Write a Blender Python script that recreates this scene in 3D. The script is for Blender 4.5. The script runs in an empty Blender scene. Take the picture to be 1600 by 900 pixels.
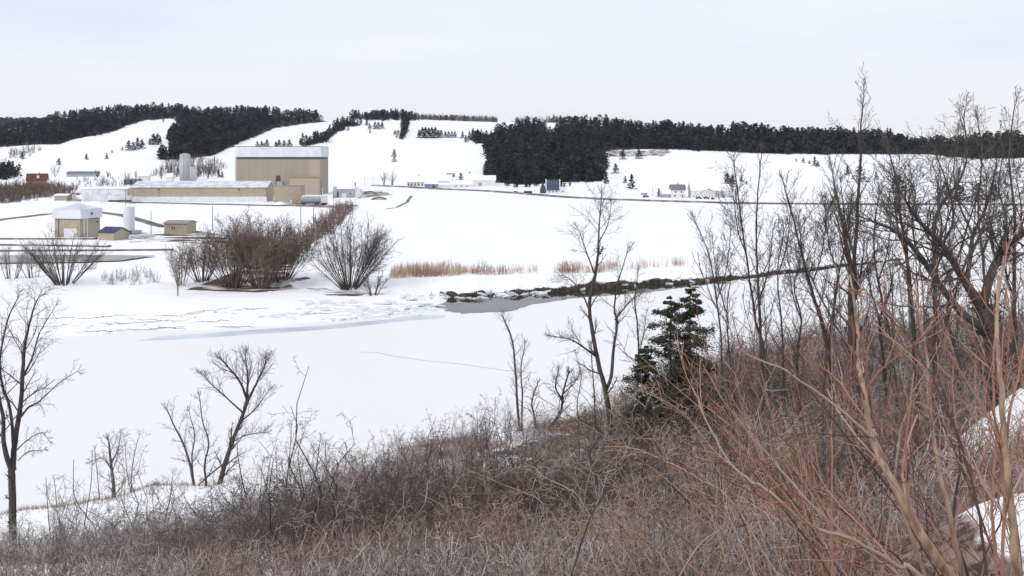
import bpy, math, random
import numpy as np
R = math.radians
sc = bpy.context.scene
F, PX0, PYH, HC = 1716.0, 800.0, 245.0, 30.0      # focal length in photo pixels, principal column, eye-level row, eye height (m)

# ------------------------------------------------------------------ camera
cd = bpy.data.cameras.new('camera'); cam = bpy.data.objects.new('camera', cd)
sc.collection.objects.link(cam); sc.camera = cam
cam.location = (0, 0, HC); cam.rotation_euler = (R(90), 0, 0)
cd.sensor_width = 36; cd.lens = F/1600*36; cd.shift_y = -205/1600
cd.clip_start = 0.1; cd.clip_end = 40000

# ------------------------------------------------------------------ sky and sun (bright thin overcast)
SUN_EL, SUN_AZ = R(38), R(-140)                    # sun high behind the left shoulder, veiled
w = bpy.data.worlds.new('World'); sc.world = w; w.use_nodes = True
nt = w.node_tree; nt.nodes.clear()
def N(t, tree=None, **k):
    n = (tree or nt).nodes.new(t)
    for a, b in k.items(): setattr(n, a, b)
    return n
out = N('ShaderNodeOutputWorld'); bg = N('ShaderNodeBackground'); bg.inputs[1].default_value = 0.1
sky = N('ShaderNodeTexSky'); sky.sky_type = 'NISHITA'; sky.sun_disc = False
sky.sun_elevation = SUN_EL; sky.sun_rotation = SUN_AZ; sky.air_density = 1; sky.dust_density = 2
tc = N('ShaderNodeTexCoord'); mp = N('ShaderNodeMapping'); mp.inputs['Scale'].default_value = (1.3, 1.3, 9)
no = N('ShaderNodeTexNoise'); no.inputs['Scale'].default_value = 1.6; no.inputs['Detail'].default_value = 4
cr = N('ShaderNodeValToRGB')
cr.color_ramp.elements[0].position = .36; cr.color_ramp.elements[0].color = (7.9, 8.3, 9.5, 1)
cr.color_ramp.elements[1].position = .66; cr.color_ramp.elements[1].color = (9.1, 9.3, 9.8, 1)
sep = N('ShaderNodeSeparateXYZ'); rz = N('ShaderNodeMapRange')
rz.inputs[1].default_value = 0.0; rz.inputs[2].default_value = 0.09
mxh = N('ShaderNodeMix', data_type='RGBA'); mxh.inputs[6].default_value = (9.6, 9.5, 9.65, 1)
mx = N('ShaderNodeMix', data_type='RGBA'); mx.inputs[0].default_value = .93
L = nt.links.new
L(tc.outputs['Generated'], mp.inputs[0]); L(mp.outputs[0], no.inputs[0]); L(no.outputs[0], cr.inputs[0])
L(tc.outputs['Generated'], sep.inputs[0]); L(sep.outputs[2], rz.inputs[0]); L(rz.outputs[0], mxh.inputs[0]); L(cr.outputs[0], mxh.inputs[7])
L(sky.outputs[0], mx.inputs[6]); L(mxh.outputs[2], mx.inputs[7])
L(mx.outputs[2], bg.inputs[0]); L(bg.outputs[0], out.inputs[0])
sd = bpy.data.lights.new('sun', 'SUN'); sun = bpy.data.objects.new('sun', sd); sc.collection.objects.link(sun)
sd.energy = 1.35; sd.angle = R(14); sd.color = (1, .965, .92)
sun.rotation_euler = (R(90)-SUN_EL, 0, R(180)-SUN_AZ+R(180))
# point the lamp: light comes from azimuth SUN_AZ (measured from +Y clockwise), elevation SUN_EL
import mathutils
sdir = mathutils.Vector((math.sin(SUN_AZ)*math.cos(SUN_EL), math.cos(SUN_AZ)*math.cos(SUN_EL), math.sin(SUN_EL)))
sun.rotation_euler = (sdir).to_track_quat('Z', 'Y').to_euler()
sc.view_settings.view_transform = 'Standard'; sc.view_settings.look = 'None'
sc.view_settings.exposure = 0.10; sc.view_settings.gamma = 1
sc.render.engine = 'CYCLES'
sc.cycles.max_bounces = 6; sc.cycles.volume_bounces = 0

# ------------------------------------------------------------------ helpers
COL = sc.collection
def tag(o, label=None, cat=None, group=None, kind=None):
    if label: o['label'] = label
    if cat: o['category'] = cat
    if group: o['group'] = group
    if kind: o['kind'] = kind
    return o
def empty(name, loc, rz=0, label=None, cat=None, group=None):
    o = bpy.data.objects.new(name, None); COL.objects.link(o)
    o.location = loc; o.rotation_euler = (0, 0, rz); o.empty_display_size = .5
    return tag(o, label, cat, group)
def mesh_np(name, V, Fs, mat, parent=None, smooth=False, loc=None):
    """V (n,3); Fs list of int arrays (m,k)"""
    me = bpy.data.meshes.new(name)
    V = np.asarray(V, dtype=np.float32)
    Fs = [np.asarray(f, dtype=np.int32) for f in Fs if len(f)]
    me.vertices.add(len(V)); me.vertices.foreach_set('co', V.ravel())
    li = np.concatenate([f.ravel() for f in Fs]); tot = np.concatenate([np.full(len(f), f.shape[1], np.int32) for f in Fs])
    me.loops.add(len(li)); me.loops.foreach_set('vertex_index', li)
    st = np.concatenate([[0], np.cumsum(tot)[:-1]]).astype(np.int32)
    me.polygons.add(len(tot)); me.polygons.foreach_set('loop_start', st); me.polygons.foreach_set('loop_total', tot)
    if smooth: me.polygons.foreach_set('use_smooth', np.ones(len(tot), bool))
    me.update(calc_edges=True); me.validate()
    for m in (mat if isinstance(mat, (list, tuple)) else [mat]): me.materials.append(m)
    o = bpy.data.objects.new(name, me); COL.objects.link(o)
    if parent: o.parent = parent
    if loc is not None: o.location = loc
    return o
class MB:
    """collects boxes, prisms and polygons into one mesh"""
    def __init__(s): s.V = []; s.F = []
    def add(s, vs, fs):
        b = len(s.V); s.V += [tuple(v) for v in vs]; s.F += [tuple(i+b for i in f) for f in fs]; return s
    def box(s, x0, x1, y0, y1, z0, z1):
        return s.add([(x0,y0,z0),(x1,y0,z0),(x1,y1,z0),(x0,y1,z0),(x0,y0,z1),(x1,y0,z1),(x1,y1,z1),(x0,y1,z1)],
                     [(0,3,2,1),(4,5,6,7),(0,1,5,4),(1,2,6,5),(2,3,7,6),(3,0,4,7)])
    def cyl(s, x, y, z0, z1, r, n=20, r1=None):
        r1 = r if r1 is None else r1
        vs = [(x+r*math.cos(6.2832*i/n), y+r*math.sin(6.2832*i/n), z0) for i in range(n)] + \
             [(x+r1*math.cos(6.2832*i/n), y+r1*math.sin(6.2832*i/n), z1) for i in range(n)]
        return s.add(vs, [(i,(i+1)%n,n+(i+1)%n,n+i) for i in range(n)]+[tuple(range(n))[::-1], tuple(range(n,2*n))])
    def bar(s, a, b, r=.05):
        a = np.array(a,float); b = np.array(b,float); d = b-a; d /= np.linalg.norm(d)
        u = np.cross(d, (0,0,1) if abs(d[2])<.9 else (1,0,0)); u /= np.linalg.norm(u); v = np.cross(d,u)
        q = [a+r*(cu*u+cv*v) for cu,cv in ((1,1),(-1,1),(-1,-1),(1,-1))]+[b+r*(cu*u+cv*v) for cu,cv in ((1,1),(-1,1),(-1,-1),(1,-1))]
        return s.add(q, [(0,1,2,3),(7,6,5,4),(0,4,5,1),(1,5,6,2),(2,6,7,3),(3,7,4,0)])
    def build(s, name, mat, parent=None, smooth=False):
        me = bpy.data.meshes.new(name); me.from_pydata(s.V, [], s.F); me.update()
        me.materials.append(mat)
        if smooth:
            for p in me.polygons: p.use_smooth = True
        o = bpy.data.objects.new(name, me); COL.objects.link(o)
        if parent: o.parent = parent
        return o

# ------------------------------------------------------------------ materials
def mat(name, c1, c2=None, scale=1.0, rough=.85, detail=4, lo=.35, hi=.65, spec=.3, bump=0, bscale=None, rand=0, stretch=None, metal=0, isl=0):
    m = bpy.data.materials.new(name); m.use_nodes = True; t = m.node_tree
    b = t.nodes['Principled BSDF']; b.inputs['Roughness'].default_value = rough
    b.inputs['Specular IOR Level'].default_value = spec; b.inputs['Metallic'].default_value = metal
    c2 = c2 or tuple(x*.75 for x in c1)
    co = t.nodes.new('ShaderNodeTexCoord'); src = co.outputs['Object']
    if stretch:
        mpp = t.nodes.new('ShaderNodeMapping'); mpp.inputs['Scale'].default_value = stretch; t.links.new(src, mpp.inputs[0]); src = mpp.outputs[0]
    n = t.nodes.new('ShaderNodeTexNoise'); n.inputs['Scale'].default_value = scale; n.inputs['Detail'].default_value = detail
    r = t.nodes.new('ShaderNodeValToRGB'); r.color_ramp.elements[0].position = lo; r.color_ramp.elements[1].position = hi
    r.color_ramp.elements[0].color = (*c1, 1); r.color_ramp.elements[1].color = (*c2, 1)
    t.links.new(src, n.inputs['Vector']); t.links.new(n.outputs[0], r.inputs[0])
    cout = r.outputs[0]
    if rand:
        oi = t.nodes.new('ShaderNodeObjectInfo'); mr = t.nodes.new('ShaderNodeMapRange'); mr.inputs[3].default_value = 1-rand; mr.inputs[4].default_value = 1+rand
        hs = t.nodes.new('ShaderNodeHueSaturation'); t.links.new(oi.outputs['Random'], mr.inputs[0]); t.links.new(mr.outputs[0], hs.inputs['Value'])
        t.links.new(cout, hs.inputs['Color']); cout = hs.outputs[0]
    if isl:
        gi = t.nodes.new('ShaderNodeNewGeometry'); mi_ = t.nodes.new('ShaderNodeMapRange'); mi_.inputs[3].default_value = 1-isl; mi_.inputs[4].default_value = 1+isl
        h2 = t.nodes.new('ShaderNodeHueSaturation'); t.links.new(gi.outputs['Random Per Island'], mi_.inputs[0]); t.links.new(mi_.outputs[0], h2.inputs['Value'])
        mi2 = t.nodes.new('ShaderNodeMapRange'); mi2.inputs[3].default_value = 1.3; mi2.inputs[4].default_value = .6; t.links.new(gi.outputs['Random Per Island'], mi2.inputs[0]); t.links.new(mi2.outputs[0], h2.inputs['Saturation'])
        t.links.new(cout, h2.inputs['Color']); cout = h2.outputs[0]
    t.links.new(cout, b.inputs['Base Color'])
    if bump:
        bn = t.nodes.new('ShaderNodeTexNoise'); bn.inputs['Scale'].default_value = bscale or scale; bn.inputs['Detail'].default_value = 6
        bp = t.nodes.new('ShaderNodeBump'); bp.inputs['Strength'].default_value = bump; bp.inputs['Distance'].default_value = .3
        t.links.new(src, bn.inputs['Vector']); t.links.new(bn.outputs[0], bp.inputs['Height']); t.links.new(bp.outputs[0], b.inputs['Normal'])
    return m
M = dict(
 bark_dark=mat('bark_dark', (.055,.044,.040), (.105,.088,.08), 6, .95, rand=.25, stretch=(3,3,.6)),
 bark_grey=mat('bark_grey', (.13,.115,.105), (.22,.20,.185), 5, .95, rand=.25, stretch=(3,3,.6)),
 twig_dark=mat('twig_dark', (.075,.060,.054), (.135,.112,.102), 2, .95, rand=.25, isl=.3),
 twig_grey=mat('twig_grey', (.18,.155,.145), (.36,.325,.31), 1.2, .9, rand=.3, isl=.6),
 twig_red=mat('twig_red', (.24,.135,.11), (.37,.26,.22), 1.2, .9, rand=.3, isl=.6),
 twig_brown=mat('twig_brown', (.13,.088,.066), (.22,.16,.125), .25, .9, rand=.2, isl=.4),
 thicket=mat('thicket_twigs', (.22,.165,.145), (.43,.385,.36), .5, .9, detail=8, lo=.4, hi=.6, isl=.75),
 thicket_red=mat('bramble_twigs', (.25,.135,.105), (.39,.28,.24), .8, .9, detail=6, isl=.7),
 stem_tan=mat('stem_tan', (.44,.30,.21), (.19,.115,.08), 6, .65, detail=10, lo=.42, hi=.66, spec=.3, stretch=(5,5,1.5), bump=.3, bscale=60),
 stem_red=mat('stem_red', (.29,.095,.055), (.36,.20,.14), 3, .6, spec=.4, isl=.5),
 stem_dark=mat('stem_dark', (.07,.045,.04), (.13,.075,.06), 3, .7),
 stem_pale=mat('stem_pale', (.42,.34,.27), (.30,.19,.13), 3, .7),
 needle=mat('needle', (.016,.026,.022), (.034,.044,.034), .02, .9, detail=6, rand=.3, spec=.15),
 needle_wood=mat('needle_wood', (.016,.023,.027), (.062,.072,.062), .07, .9, detail=8, lo=.42, hi=.66, spec=.15, isl=.35),  # bluish dark tone: slight distance haze mixed into the needle colour
 needle_near=mat('needle_near', (.045,.053,.035), (.085,.092,.062), 1.3, .8, spec=.2),
 needle_brown=mat('needle_brown', (.055,.050,.042), (.085,.072,.06), .5, .9),
 far_twig=mat('far_twig', (.12,.105,.11), (.20,.18,.18), .05, .95, isl=.3),
 reed=mat('reed', (.52,.40,.30), (.36,.21,.15), .12, .9, lo=.42, hi=.58, isl=.35),
 grass=mat('dead_grass', (.20,.12,.08), (.32,.22,.15), .5, .9),
 beige=mat('beige_cladding', (.345,.295,.235), (.31,.262,.208), .35, .7, stretch=(1,1,.12), detail=8),
 beige2=mat('beige_wall', (.40,.345,.26), (.35,.30,.225), .5, .75),
 panel=mat('beige_panel', (.40,.335,.26), (.37,.31,.24), .1, .7),
 whitem=mat('white_metal', (.70,.72,.76), (.60,.63,.68), .2, .5, spec=.4),
 roofm=mat('pale_metal_roof', (.68,.70,.73), (.50,.53,.57), .25, .45, spec=.5, detail=8, lo=.42, hi=.58),
 greym=mat('grey_metal', (.36,.39,.42), (.28,.31,.34), .4, .5),
 darkm=mat('dark_trim', (.05,.05,.055), (.08,.08,.085), 1, .6),
 winm=mat('window_glass', (.04,.05,.07), (.07,.08,.10), 1, .15, spec=.6),
 whitew=mat('white_board', (.72,.72,.73), (.62,.62,.63), .5, .7),
 bluew=mat('blue_board', (.20,.30,.50), (.16,.24,.42), .5, .7),
 bluer=mat('blue_roof', (.05,.06,.095), (.07,.08,.11), .5, .6),
 navy=mat('navy_roof', (.035,.04,.10), (.05,.055,.13), .5, .6),
 slate=mat('slate_roof', (.13,.15,.19), (.19,.20,.24), .6, .7),
 redr=mat('maroon_roof', (.10,.04,.035), (.14,.06,.05), .6, .8),
 orangew=mat('orange_brick', (.45,.22,.10), (.38,.18,.08), 1, .85),
 brownr=mat('brown_roof', (.24,.21,.19), (.32,.29,.27), .7, .8),
 roofsnow=mat('roof_snow', (.88,.88,.90), (.80,.81,.84), .4, .8, bump=.2),
 silo=mat('silo_steel', (.44,.46,.47), (.36,.38,.39), .3, .4, spec=.5, stretch=(1,1,.1)),
 pole=mat('pole_wood', (.12,.105,.10), (.16,.14,.13), 2, .9),
 asphalt=mat('asphalt', (.10,.10,.105), (.16,.15,.15), .1, .9),
 gravel=mat('gravel_dirt', (.13,.11,.095), (.42,.40,.39), .12, .95, lo=.5, hi=.68, detail=8),
 melt=mat('melt_ice', (.46,.49,.54), (.66,.70,.75), .25, .35, detail=8, stretch=(.4,1,1)),
 straw=mat('straw_grass', (.40,.30,.20), (.26,.17,.11), 1.5, .9, isl=.5),
 berry=mat('berry_red', (.38,.07,.04), (.3,.05,.03), 3, .4),
 concrete=mat('concrete', (.30,.28,.27), (.22,.21,.2), 1, .9),
 rubber=mat('rubber', (.03,.03,.03), (.04,.04,.04), 2, .9),
 carp=mat('car_paint', (.05,.05,.06), (.06,.06,.07), 1, .3),
)

# ------------------------------------------------------------------ value noise
rngN = np.random.default_rng(7)
_T = rngN.random((256, 256))
def vnoise(x, y):
    xi = np.floor(x).astype(np.int64); yi = np.floor(y).astype(np.int64); fx = x-xi; fy = y-yi
    fx = fx*fx*(3-2*fx); fy = fy*fy*(3-2*fy)
    a = _T[xi & 255, yi & 255]; b = _T[(xi+1) & 255, yi & 255]; c = _T[xi & 255, (yi+1) & 255]; d = _T[(xi+1) & 255, (yi+1) & 255]
    return (a*(1-fx)+b*fx)*(1-fy)+(c*(1-fx)+d*fx)*fy - .5
def fbm(x, y, o=4):
    s = 0; a = 1
    for i in range(o): s = s+a*vnoise(x*2**i+17.3*i, y*2**i+5.1*i); a *= .5
    return s
def ss(a, b, x):
    t = np.clip((x-a)/(b-a), 0, 1); return t*t*(3-2*t)

# ------------------------------------------------------------------ terrain height, metres above the river ice
def tab(*p): a = np.array(p, float); return a[:,0], a[:,1]
SKY = tab((-900,215),(-300,212),(0,204),(60,193),(100,184),(150,176),(235,171),(300,177),(400,176),(490,184),(520,189),(552,184),(610,184),(650,186),(780,190.5),(850,191),(900,192),(1000,200),(1100,209),(1200,213),(1300,214),(1400,222),(1440,229),(1480,233),(1520,222),(1600,223),(1900,226),(2600,226))
FOOT = tab((-900,950),(0,960),(235,980),(500,960),(650,960),(850,880),(1050,790),(1300,780),(2600,780))
TOP = tab((-900,2300),(500,2300),(650,2200),(850,2050),(1050,1800),(1300,1700),(2600,1700))
NB = tab((-900,62),(-300,74),(40,81),(180,84),(300,86.6),(500,91),(640,96.4),(800,103),(940,110),(1100,119),(1300,129),(1600,141),(1900,150),(2600,160))
def D0(y): return HC*F/(y-PYH)
FBp = [(-900,456),(-400,456),(0,459),(200,453),(300,451),(400,455),(480,459),(540,464),(600,466),(660,467),(740,465),(800,461),(860,459),(930,453),(1000,447),(1100,440),(1200,430),(1300,418),(1400,408),(1500,400),(1600,394),(1900,376),(2600,340)]
FB = (np.array([p[0] for p in FBp], float), np.array([D0(p[1]) for p in FBp]))
SH = tab(*[(a, D0(b)) for a, b in [(-900,530),(0,531),(100,530),(200,528),(300,521),(400,514),(500,508),(600,501),(640,490),(672,484),(700,478),(720,470)]])
def Z(x, y):
    x, y = np.broadcast_arrays(np.asarray(x, float), np.asarray(y, float)); shp = x.shape; x = x.ravel(); y = y.ravel()
    r = np.hypot(x, y)+1e-6; th = np.arctan2(x, y); thc = np.clip(th, -R(52), R(52))
    u = PX0+F*np.tan(thc); d = r*np.cos(thc)
    nb = np.interp(u, *NB) + 2.2*fbm(u*.012, u*0+3, 3); fb0 = np.interp(u, *FB)
    near = d < .5*(nb+fb0)
    z = np.empty(x.shape); i = near; j = ~near
    if i.any(): z[i] = Znear(x[i], y[i], u[i], d[i], nb[i])
    if j.any(): z[j] = Zfar(x[j], y[j], u[j], d[j], fb0[j])
    behind = ss(R(58), R(80), np.abs(th))
    if behind.any(): z = z + (28.4+.4*fbm(x*.05,y*.05,3)-z)*behind
    return z.reshape(shp)
def Znear(x, y, u, d, nb):
    # the bluff the picture is taken from
    s = np.interp(x, [-40,-20,-4,4,9,16,25,50], [.36,.345,.315,.295,.262,.218,.192,.175])
    z1 = 28.3 - s*np.maximum(y-.6, 0) + .7*fbm(x*.09, y*.09, 4)*ss(3, 15, y) + .10*fbm(x*.7,y*.7,3)
    spur = 28.3 - .125*y + .12*fbm(x*.8, y*.8, 3)
    z1 = z1 + (spur-z1)*ss(2.3, 5.0, x+.9*fbm(x*.5,y*.5,2))*(1-ss(9.0, 15, y))
    ledge = 24.45 - .05*(y-24)+.3*fbm(x*.2,y*.3,3)
    z1 = z1 + (np.maximum(ledge,z1)-z1)*ss(9.8, 13.2, x+1.5*fbm(x*.3,y*.3,2))*ss(22.3, 24.3, y)*(1-ss(27.5, 33, y))
    terr = 4.0 + .5*fbm(x*.05, y*.05, 3)+.15*fbm(x*.4,y*.4,3)
    k = .8; z1 = np.logaddexp(z1/k, terr/k)*k
    t = (d-nb)
    return z1*(1-ss(0, 7, t)) - 1.5*ss(0, 7, t)
def Zfar(x, y, u, d, fb0):
    fb = fb0 + 3.0*fbm(u*.03+9, d*.0+1, 4)
    t2 = d-fb
    steep = np.interp(u, [560,640,760,860,1000,1150,1300,1500], [8, .9, .9, .9, .9, .9, 1.0, 1.2])
    jag = np.interp(u, [560,640,800,860], [1.4, 1.2, 1.0, .6])*fbm(x*.45, y*.3, 4)
    plain = 2.4 + .35*fbm(x*.02, y*.02, 3) + ss(300,700,d)*.5*fbm(x*.006,y*.006,2)
    bh = np.interp(u, [560,640,780,860,1060,1120,1400,1600], [1.6,1.2,1.3,1.6,1.4,.95,.7,.7])*(1+.5*fbm(u*.04, u*0+5, 3)); plain = bh+(plain-bh)*ss(2, 35, t2)
    z2 = -1.5 + (plain+1.5)*ss(-1.2, 1, (t2+jag)/steep)
    z2 += .35*fbm(x*.8, y*.8, 3)*np.exp(-((t2-1)/9)**2)
    sh = np.interp(u, *SH, right=9e9) + 5*fbm(u*.02, d*.02, 3)
    sf = ss(0, 10, d-sh)*(1-ss(680, 720, u))
    shelf = -.5 + sf*(.95 + .45*fbm(x*.05, y*.12, 4) + .22*np.abs(fbm(x*.25,y*.5,4)))
    shelf = shelf+sf*.5*ss(8,35,d-sh)
    z2 = np.where(sf > 0, np.maximum(z2, shelf), z2)
    df = np.interp(u, *FOOT); dt = np.interp(u, *TOP); zt = HC + (PYH-np.interp(u, *SKY))/F*dt
    q = np.clip((d-df)/(dt-df), 0, 1)
    g = .35*q**1.6+.65*(q*q*(3-2*q))**.85
    hill = (zt-2.4)*g*np.exp(-(np.maximum(d-dt, 0)/1400)**2)
    z2 = z2 + np.maximum(hill, 0) + 5*fbm(x*.004, y*.004, 3)*np.sin(np.pi*q)**2*.7
    far = (HC+(PYH-190)/F*5200)*np.exp(-((d-5200)/900)**2)*ss(420,120,u)
    return np.where(d > 3000, np.maximum(z2, far), z2)
def pj(x, y, z): return PX0+F*x/y, PYH-F*(z-HC)/y
_YF = np.concatenate([np.arange(170, 400, 1.2), np.geomspace(400, 3200, 190)]); _YA = np.concatenate([np.geomspace(2.5, 170, 200)[:-1], _YF])
def hit(px, py):
    """where the sight line through photo pixels meets the ground (vectorised)"""
    px = np.atleast_1d(np.asarray(px, float)); py = np.atleast_1d(np.asarray(py, float)); out = np.zeros((len(px), 3))
    order = np.argsort(py); px_, py_ = px, py
    for a in range(0, len(px), 300):
        o_ = order[a:a+300]; A = px_[o_, None]; B = py_[o_, None]; _ys = _YF if B.max() < 470 else _YA
        x = (A-PX0)/F*_ys[None]; rz_ = HC+(PYH-B)/F*_ys; g = np.maximum(Z(x, np.broadcast_to(_ys, x.shape)), 0) - rz_
        i = np.argmax(g > 0, 1); i = np.where((g > 0).any(1), i, len(_ys)-1); i = np.maximum(i, 1); k = np.arange(len(i))
        t = np.clip(-g[k, i-1]/(g[k, i]-g[k, i-1]+1e-9), 0, 1)
        yy = _ys[i-1]+(_ys[i]-_ys[i-1])*t; xx = (A[:, 0]-PX0)/F*yy
        res = np.stack([xx, yy, np.maximum(Z(xx, yy), 0)], 1); res[~(g > 0).any(1)] = np.nan; out[o_] = res
    return out
def P(px, py): return hit(px, py)[0]
def at(px, d):
    x = (px-PX0)/F*d; return np.array([x, d, float(Z(x, d))])
def inpoly(px, py, poly):
    ins = np.zeros(px.shape, bool); n = len(poly)
    for i in range(n):
        x0, y0 = poly[i]; x1, y1 = poly[(i+1) % n]
        if y0 == y1: continue
        c = ((y0 > py) != (y1 > py)) & (px < (x1-x0)*(py-y0)/(y1-y0)+x0); ins ^= c
    return ins

# forest outlines (rows where trunks stand)
W_LEFT = [(-200,204),(0,205),(60,194),(100,185),(150,177),(235,172),(290,178),(272,184),(248,187),(227,188),(197,197),(181,205),(157,210),(117,217),(91,226),(57,226),(0,230),(-200,238)]
W_MID = [(290,178),(400,177),(490,185),(512,190),(480,193),(430,200),(403,212),(375,222),(358,231),(331,244),(307,246),(285,250),(247,250),(268,234),(266,222),(258,216),(266,204),(281,196),(272,186)]
W_BAND = [(478,229),(468,227),(472,222),(495,216),(514,208),(522,198),(530,192),(560,191),(562,197),(541,198),(538,204),(528,206),(510,221)]
W_TOPS = [(550,184.5),(612,184.8),(650,186.5),(650,189),(550,188)]
W_HEDGE = [(633,187),(640,188),(636,205),(629,218),(623,216),(629,200)]
W_CENTRE = [(735,212),(754,210),(790,208),(808,206),(808,194),(830,192),(846,194),(850,206),(862,210),(868,202),(880,194),(900,194),(960,198),(1000,202),(1037,205),(1037,233),(965,234),(922,237),(938,242),(947,252),(950,262),(945,273),(941,284),(925,283),(889,285),(844,287),(812,289),(779,285),(756,276),(756,268),(766,259),(757,234),(755,224),(745,225),(733,218)]
W_RIGHT = [(1037,205),(1100,210),(1200,214),(1300,215.5),(1400,223),(1440,230),(1480,234),(1520,223),(1600,224),(1900,226),(1900,246),(1569,247),(1520,248),(1449,241),(1300,241),(1188,240),(1120,236),(1037,233)]
WOODS = [W_LEFT, W_MID, W_BAND, W_HEDGE, W_CENTRE, W_RIGHT]
SOIL = [ # brown earth and dead grass
 [(196,372),(210,368),(255,364),(300,358),(345,366),(420,368),(425,378),(330,382),(240,376),(196,378)],
 [(285,452),(330,436),(420,404),(470,378),(505,345),(530,322),(556,326),(548,338),(500,372),(470,395),(452,420),(448,440),(470,452),(400,457)],
 [(430,440),(480,432),(490,436),(440,446)],
 [(500,456),(560,456),(596,458),(560,464),(510,462)],
 [(945,235),(1050,234),(1040,243),(990,246),(945,243)],
 [(430,316),(470,314),(525,317),(560,320),(552,326),(500,324),(440,321)], [(560,300),(600,297),(612,302),(590,308),(560,312)], [(100,309),(205,311),(210,318),(150,316),(100,315)], [(196,360),(232,364),(228,370),(196,370)],
 [(0,292),(60,286),(120,300),(60,310),(0,318)],
]
# ------------------------------------------------------------------ the ground sheet
uc = np.tan((np.linspace(-300, 1900, 760)-PX0)/F)*1.0
ang = np.concatenate([np.linspace(-np.pi, R(-34), 50)[:-1], np.arctan((np.linspace(-330, 1930, 800)-PX0)/F), np.linspace(R(34), np.pi, 50)[1:]])
ang = np.unique(ang)
rr = np.concatenate([[.25], np.arange(.6, 20, .22), np.geomspace(20, 180, 210)[:-1], np.arange(180, 345, .5), np.geomspace(345, 3000, 350), np.geomspace(3100, 9000, 30)])
RR, AA = np.meshgrid(rr, ang, indexing='ij'); X = RR*np.sin(AA); Y = RR*np.cos(AA); ZZ = Z(X.ravel(), Y.ravel()).reshape(X.shape)
nr, na = X.shape; idx = np.arange(nr*na).reshape(nr, na)
q = np.stack([idx[:-1,:-1], idx[:-1,1:], idx[1:,1:], idx[1:,:-1]], -1).reshape(-1, 4)[:, ::-1]
gm = bpy.data.materials.new('snow_ground'); gm.use_nodes = True
ground = mesh_np('ground', np.stack([X, Y, ZZ], -1).reshape(-1, 3), [q, np.array([[0, 1, 2]]) if False else idx[0,:][None,:]], gm, smooth=True)
tag(ground, kind='structure')
with np.errstate(all='ignore'):
    UX, UY = pj(X, np.where(Y > .3, Y, .3), ZZ)
front = (Y > .3) & (np.abs(AA) < R(50))
soil = np.zeros(X.shape); wood = np.zeros(X.shape)
jx = 5*fbm(X*.05, Y*.02, 3); 
for i, pl in enumerate(SOIL):
    m_ = inpoly(UX+jx*2, UY+jx*.6, pl) & front & (Y > 180); soil = np.where(m_, .56, soil)
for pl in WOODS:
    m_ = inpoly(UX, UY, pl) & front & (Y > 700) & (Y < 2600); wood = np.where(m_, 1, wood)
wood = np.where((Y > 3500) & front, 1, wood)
nbv = np.interp(np.clip(UX, -900, 2600), *NB)
nz = fbm(X*.10, Y*.07, 4); n2 = fbm(X*.35, Y*.25, 4)
lit = ss(-.12, .12, nz*.9+n2*.5+.22-ss(-2,-12,X)*.30-ss(4,7,X)*(1-ss(30,36,Y))*.28)          # leaf litter between the bushes of the bluff
lit = lit*np.where(front, 1, .5)*(1-ss(70, 78, Y)*(1-ss(-14, 4, X)))
lit = lit*(1-ss(3.2, 4.6, X)*(1-ss(9.5,13,Y))*(.75+.5*n2))*(1-ss(9.5,12,X)*ss(22.5,24.5,Y)*(1-ss(30,33,Y))*(.72+.8*n2))
lit = np.maximum(lit, .80*ss(5.5, 7.5, X)*(1-ss(20,26,X))*ss(13.5, 15, Y)*(1-np.clip(ss(23.2, 24.2, Y)*(1-ss(28,29.5,Y))*ss(10,12,X),0,1))*(1-ss(60,75,Y))*(.85+.6*nz))
edge = np.exp(-((RR*np.cos(AA)-nbv-2.0+1.5*n2)/1.0)**2)*.75
litter = np.where(RR*np.cos(AA) < nbv+8, np.maximum(lit*(1-ss(-9,-2,RR*np.cos(AA)-nbv)*.75), edge), 0)
for nm, arr in (('soil', soil), ('wood', wood), ('litter', litter)):
    a = ground.data.attributes.new(nm, 'FLOAT', 'POINT'); a.data.foreach_set('value', arr.ravel().astype(np.float32))
t = gm.node_tree; b = t.nodes['Principled BSDF']; b.inputs['Roughness'].default_value = .8; b.inputs['Specular IOR Level'].default_value = .2
def n_(ty, **k): return N(ty, tree=t, **k)
lk = t.links.new
geo = n_('ShaderNodeNewGeometry'); pos = geo.outputs['Position']
def noise(sc_, det=5, vec=None, stretch=None):
    n = n_('ShaderNodeTexNoise'); n.inputs['Scale'].default_value = sc_; n.inputs['Detail'].default_value = det
    v = vec or pos
    if stretch:
        mm = n_('ShaderNodeMapping'); mm.inputs['Scale'].default_value = stretch; lk(v, mm.inputs[0]); v = mm.outputs[0]
    lk(v, n.inputs['Vector']); return n.outputs[0]
def ramp(v, a, b_, ca, cb):
    r = n_('ShaderNodeValToRGB'); r.color_ramp.elements[0].position = a; r.color_ramp.elements[1].position = b_
    r.color_ramp.elements[0].color = (*ca, 1); r.color_ramp.elements[1].color = (*cb, 1); lk(v, r.inputs[0]); return r.outputs[0]
def mixc(f, a, b_):
    m = n_('ShaderNodeMix', data_type='RGBA')
    for i, v in ((0, f), (6, a), (7, b_)):
        if hasattr(v, 'name') or hasattr(v, 'links'): lk(v, m.inputs[i])
        elif i == 0: m.inputs[0].default_value = v
        else: m.inputs[i].default_value = (*v, 1)
    return m.outputs[2]
def mth(op, a, b_=None):
    m = n_('ShaderNodeMath', operation=op)
    for i, v in ((0, a), (1, b_)):
        if v is None: continue
        if hasattr(v, 'links'): lk(v, m.inputs[i])
        else: m.inputs[i].default_value = v
    return m.outputs[0]
def mrange(v, a, b_, c, d):
    m = n_('ShaderNodeMapRange'); lk(v, m.inputs[0])
    for i, q_ in zip((1, 2, 3, 4), (a, b_, c, d)): m.inputs[i].default_value = q_
    return m.outputs[0]
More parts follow.
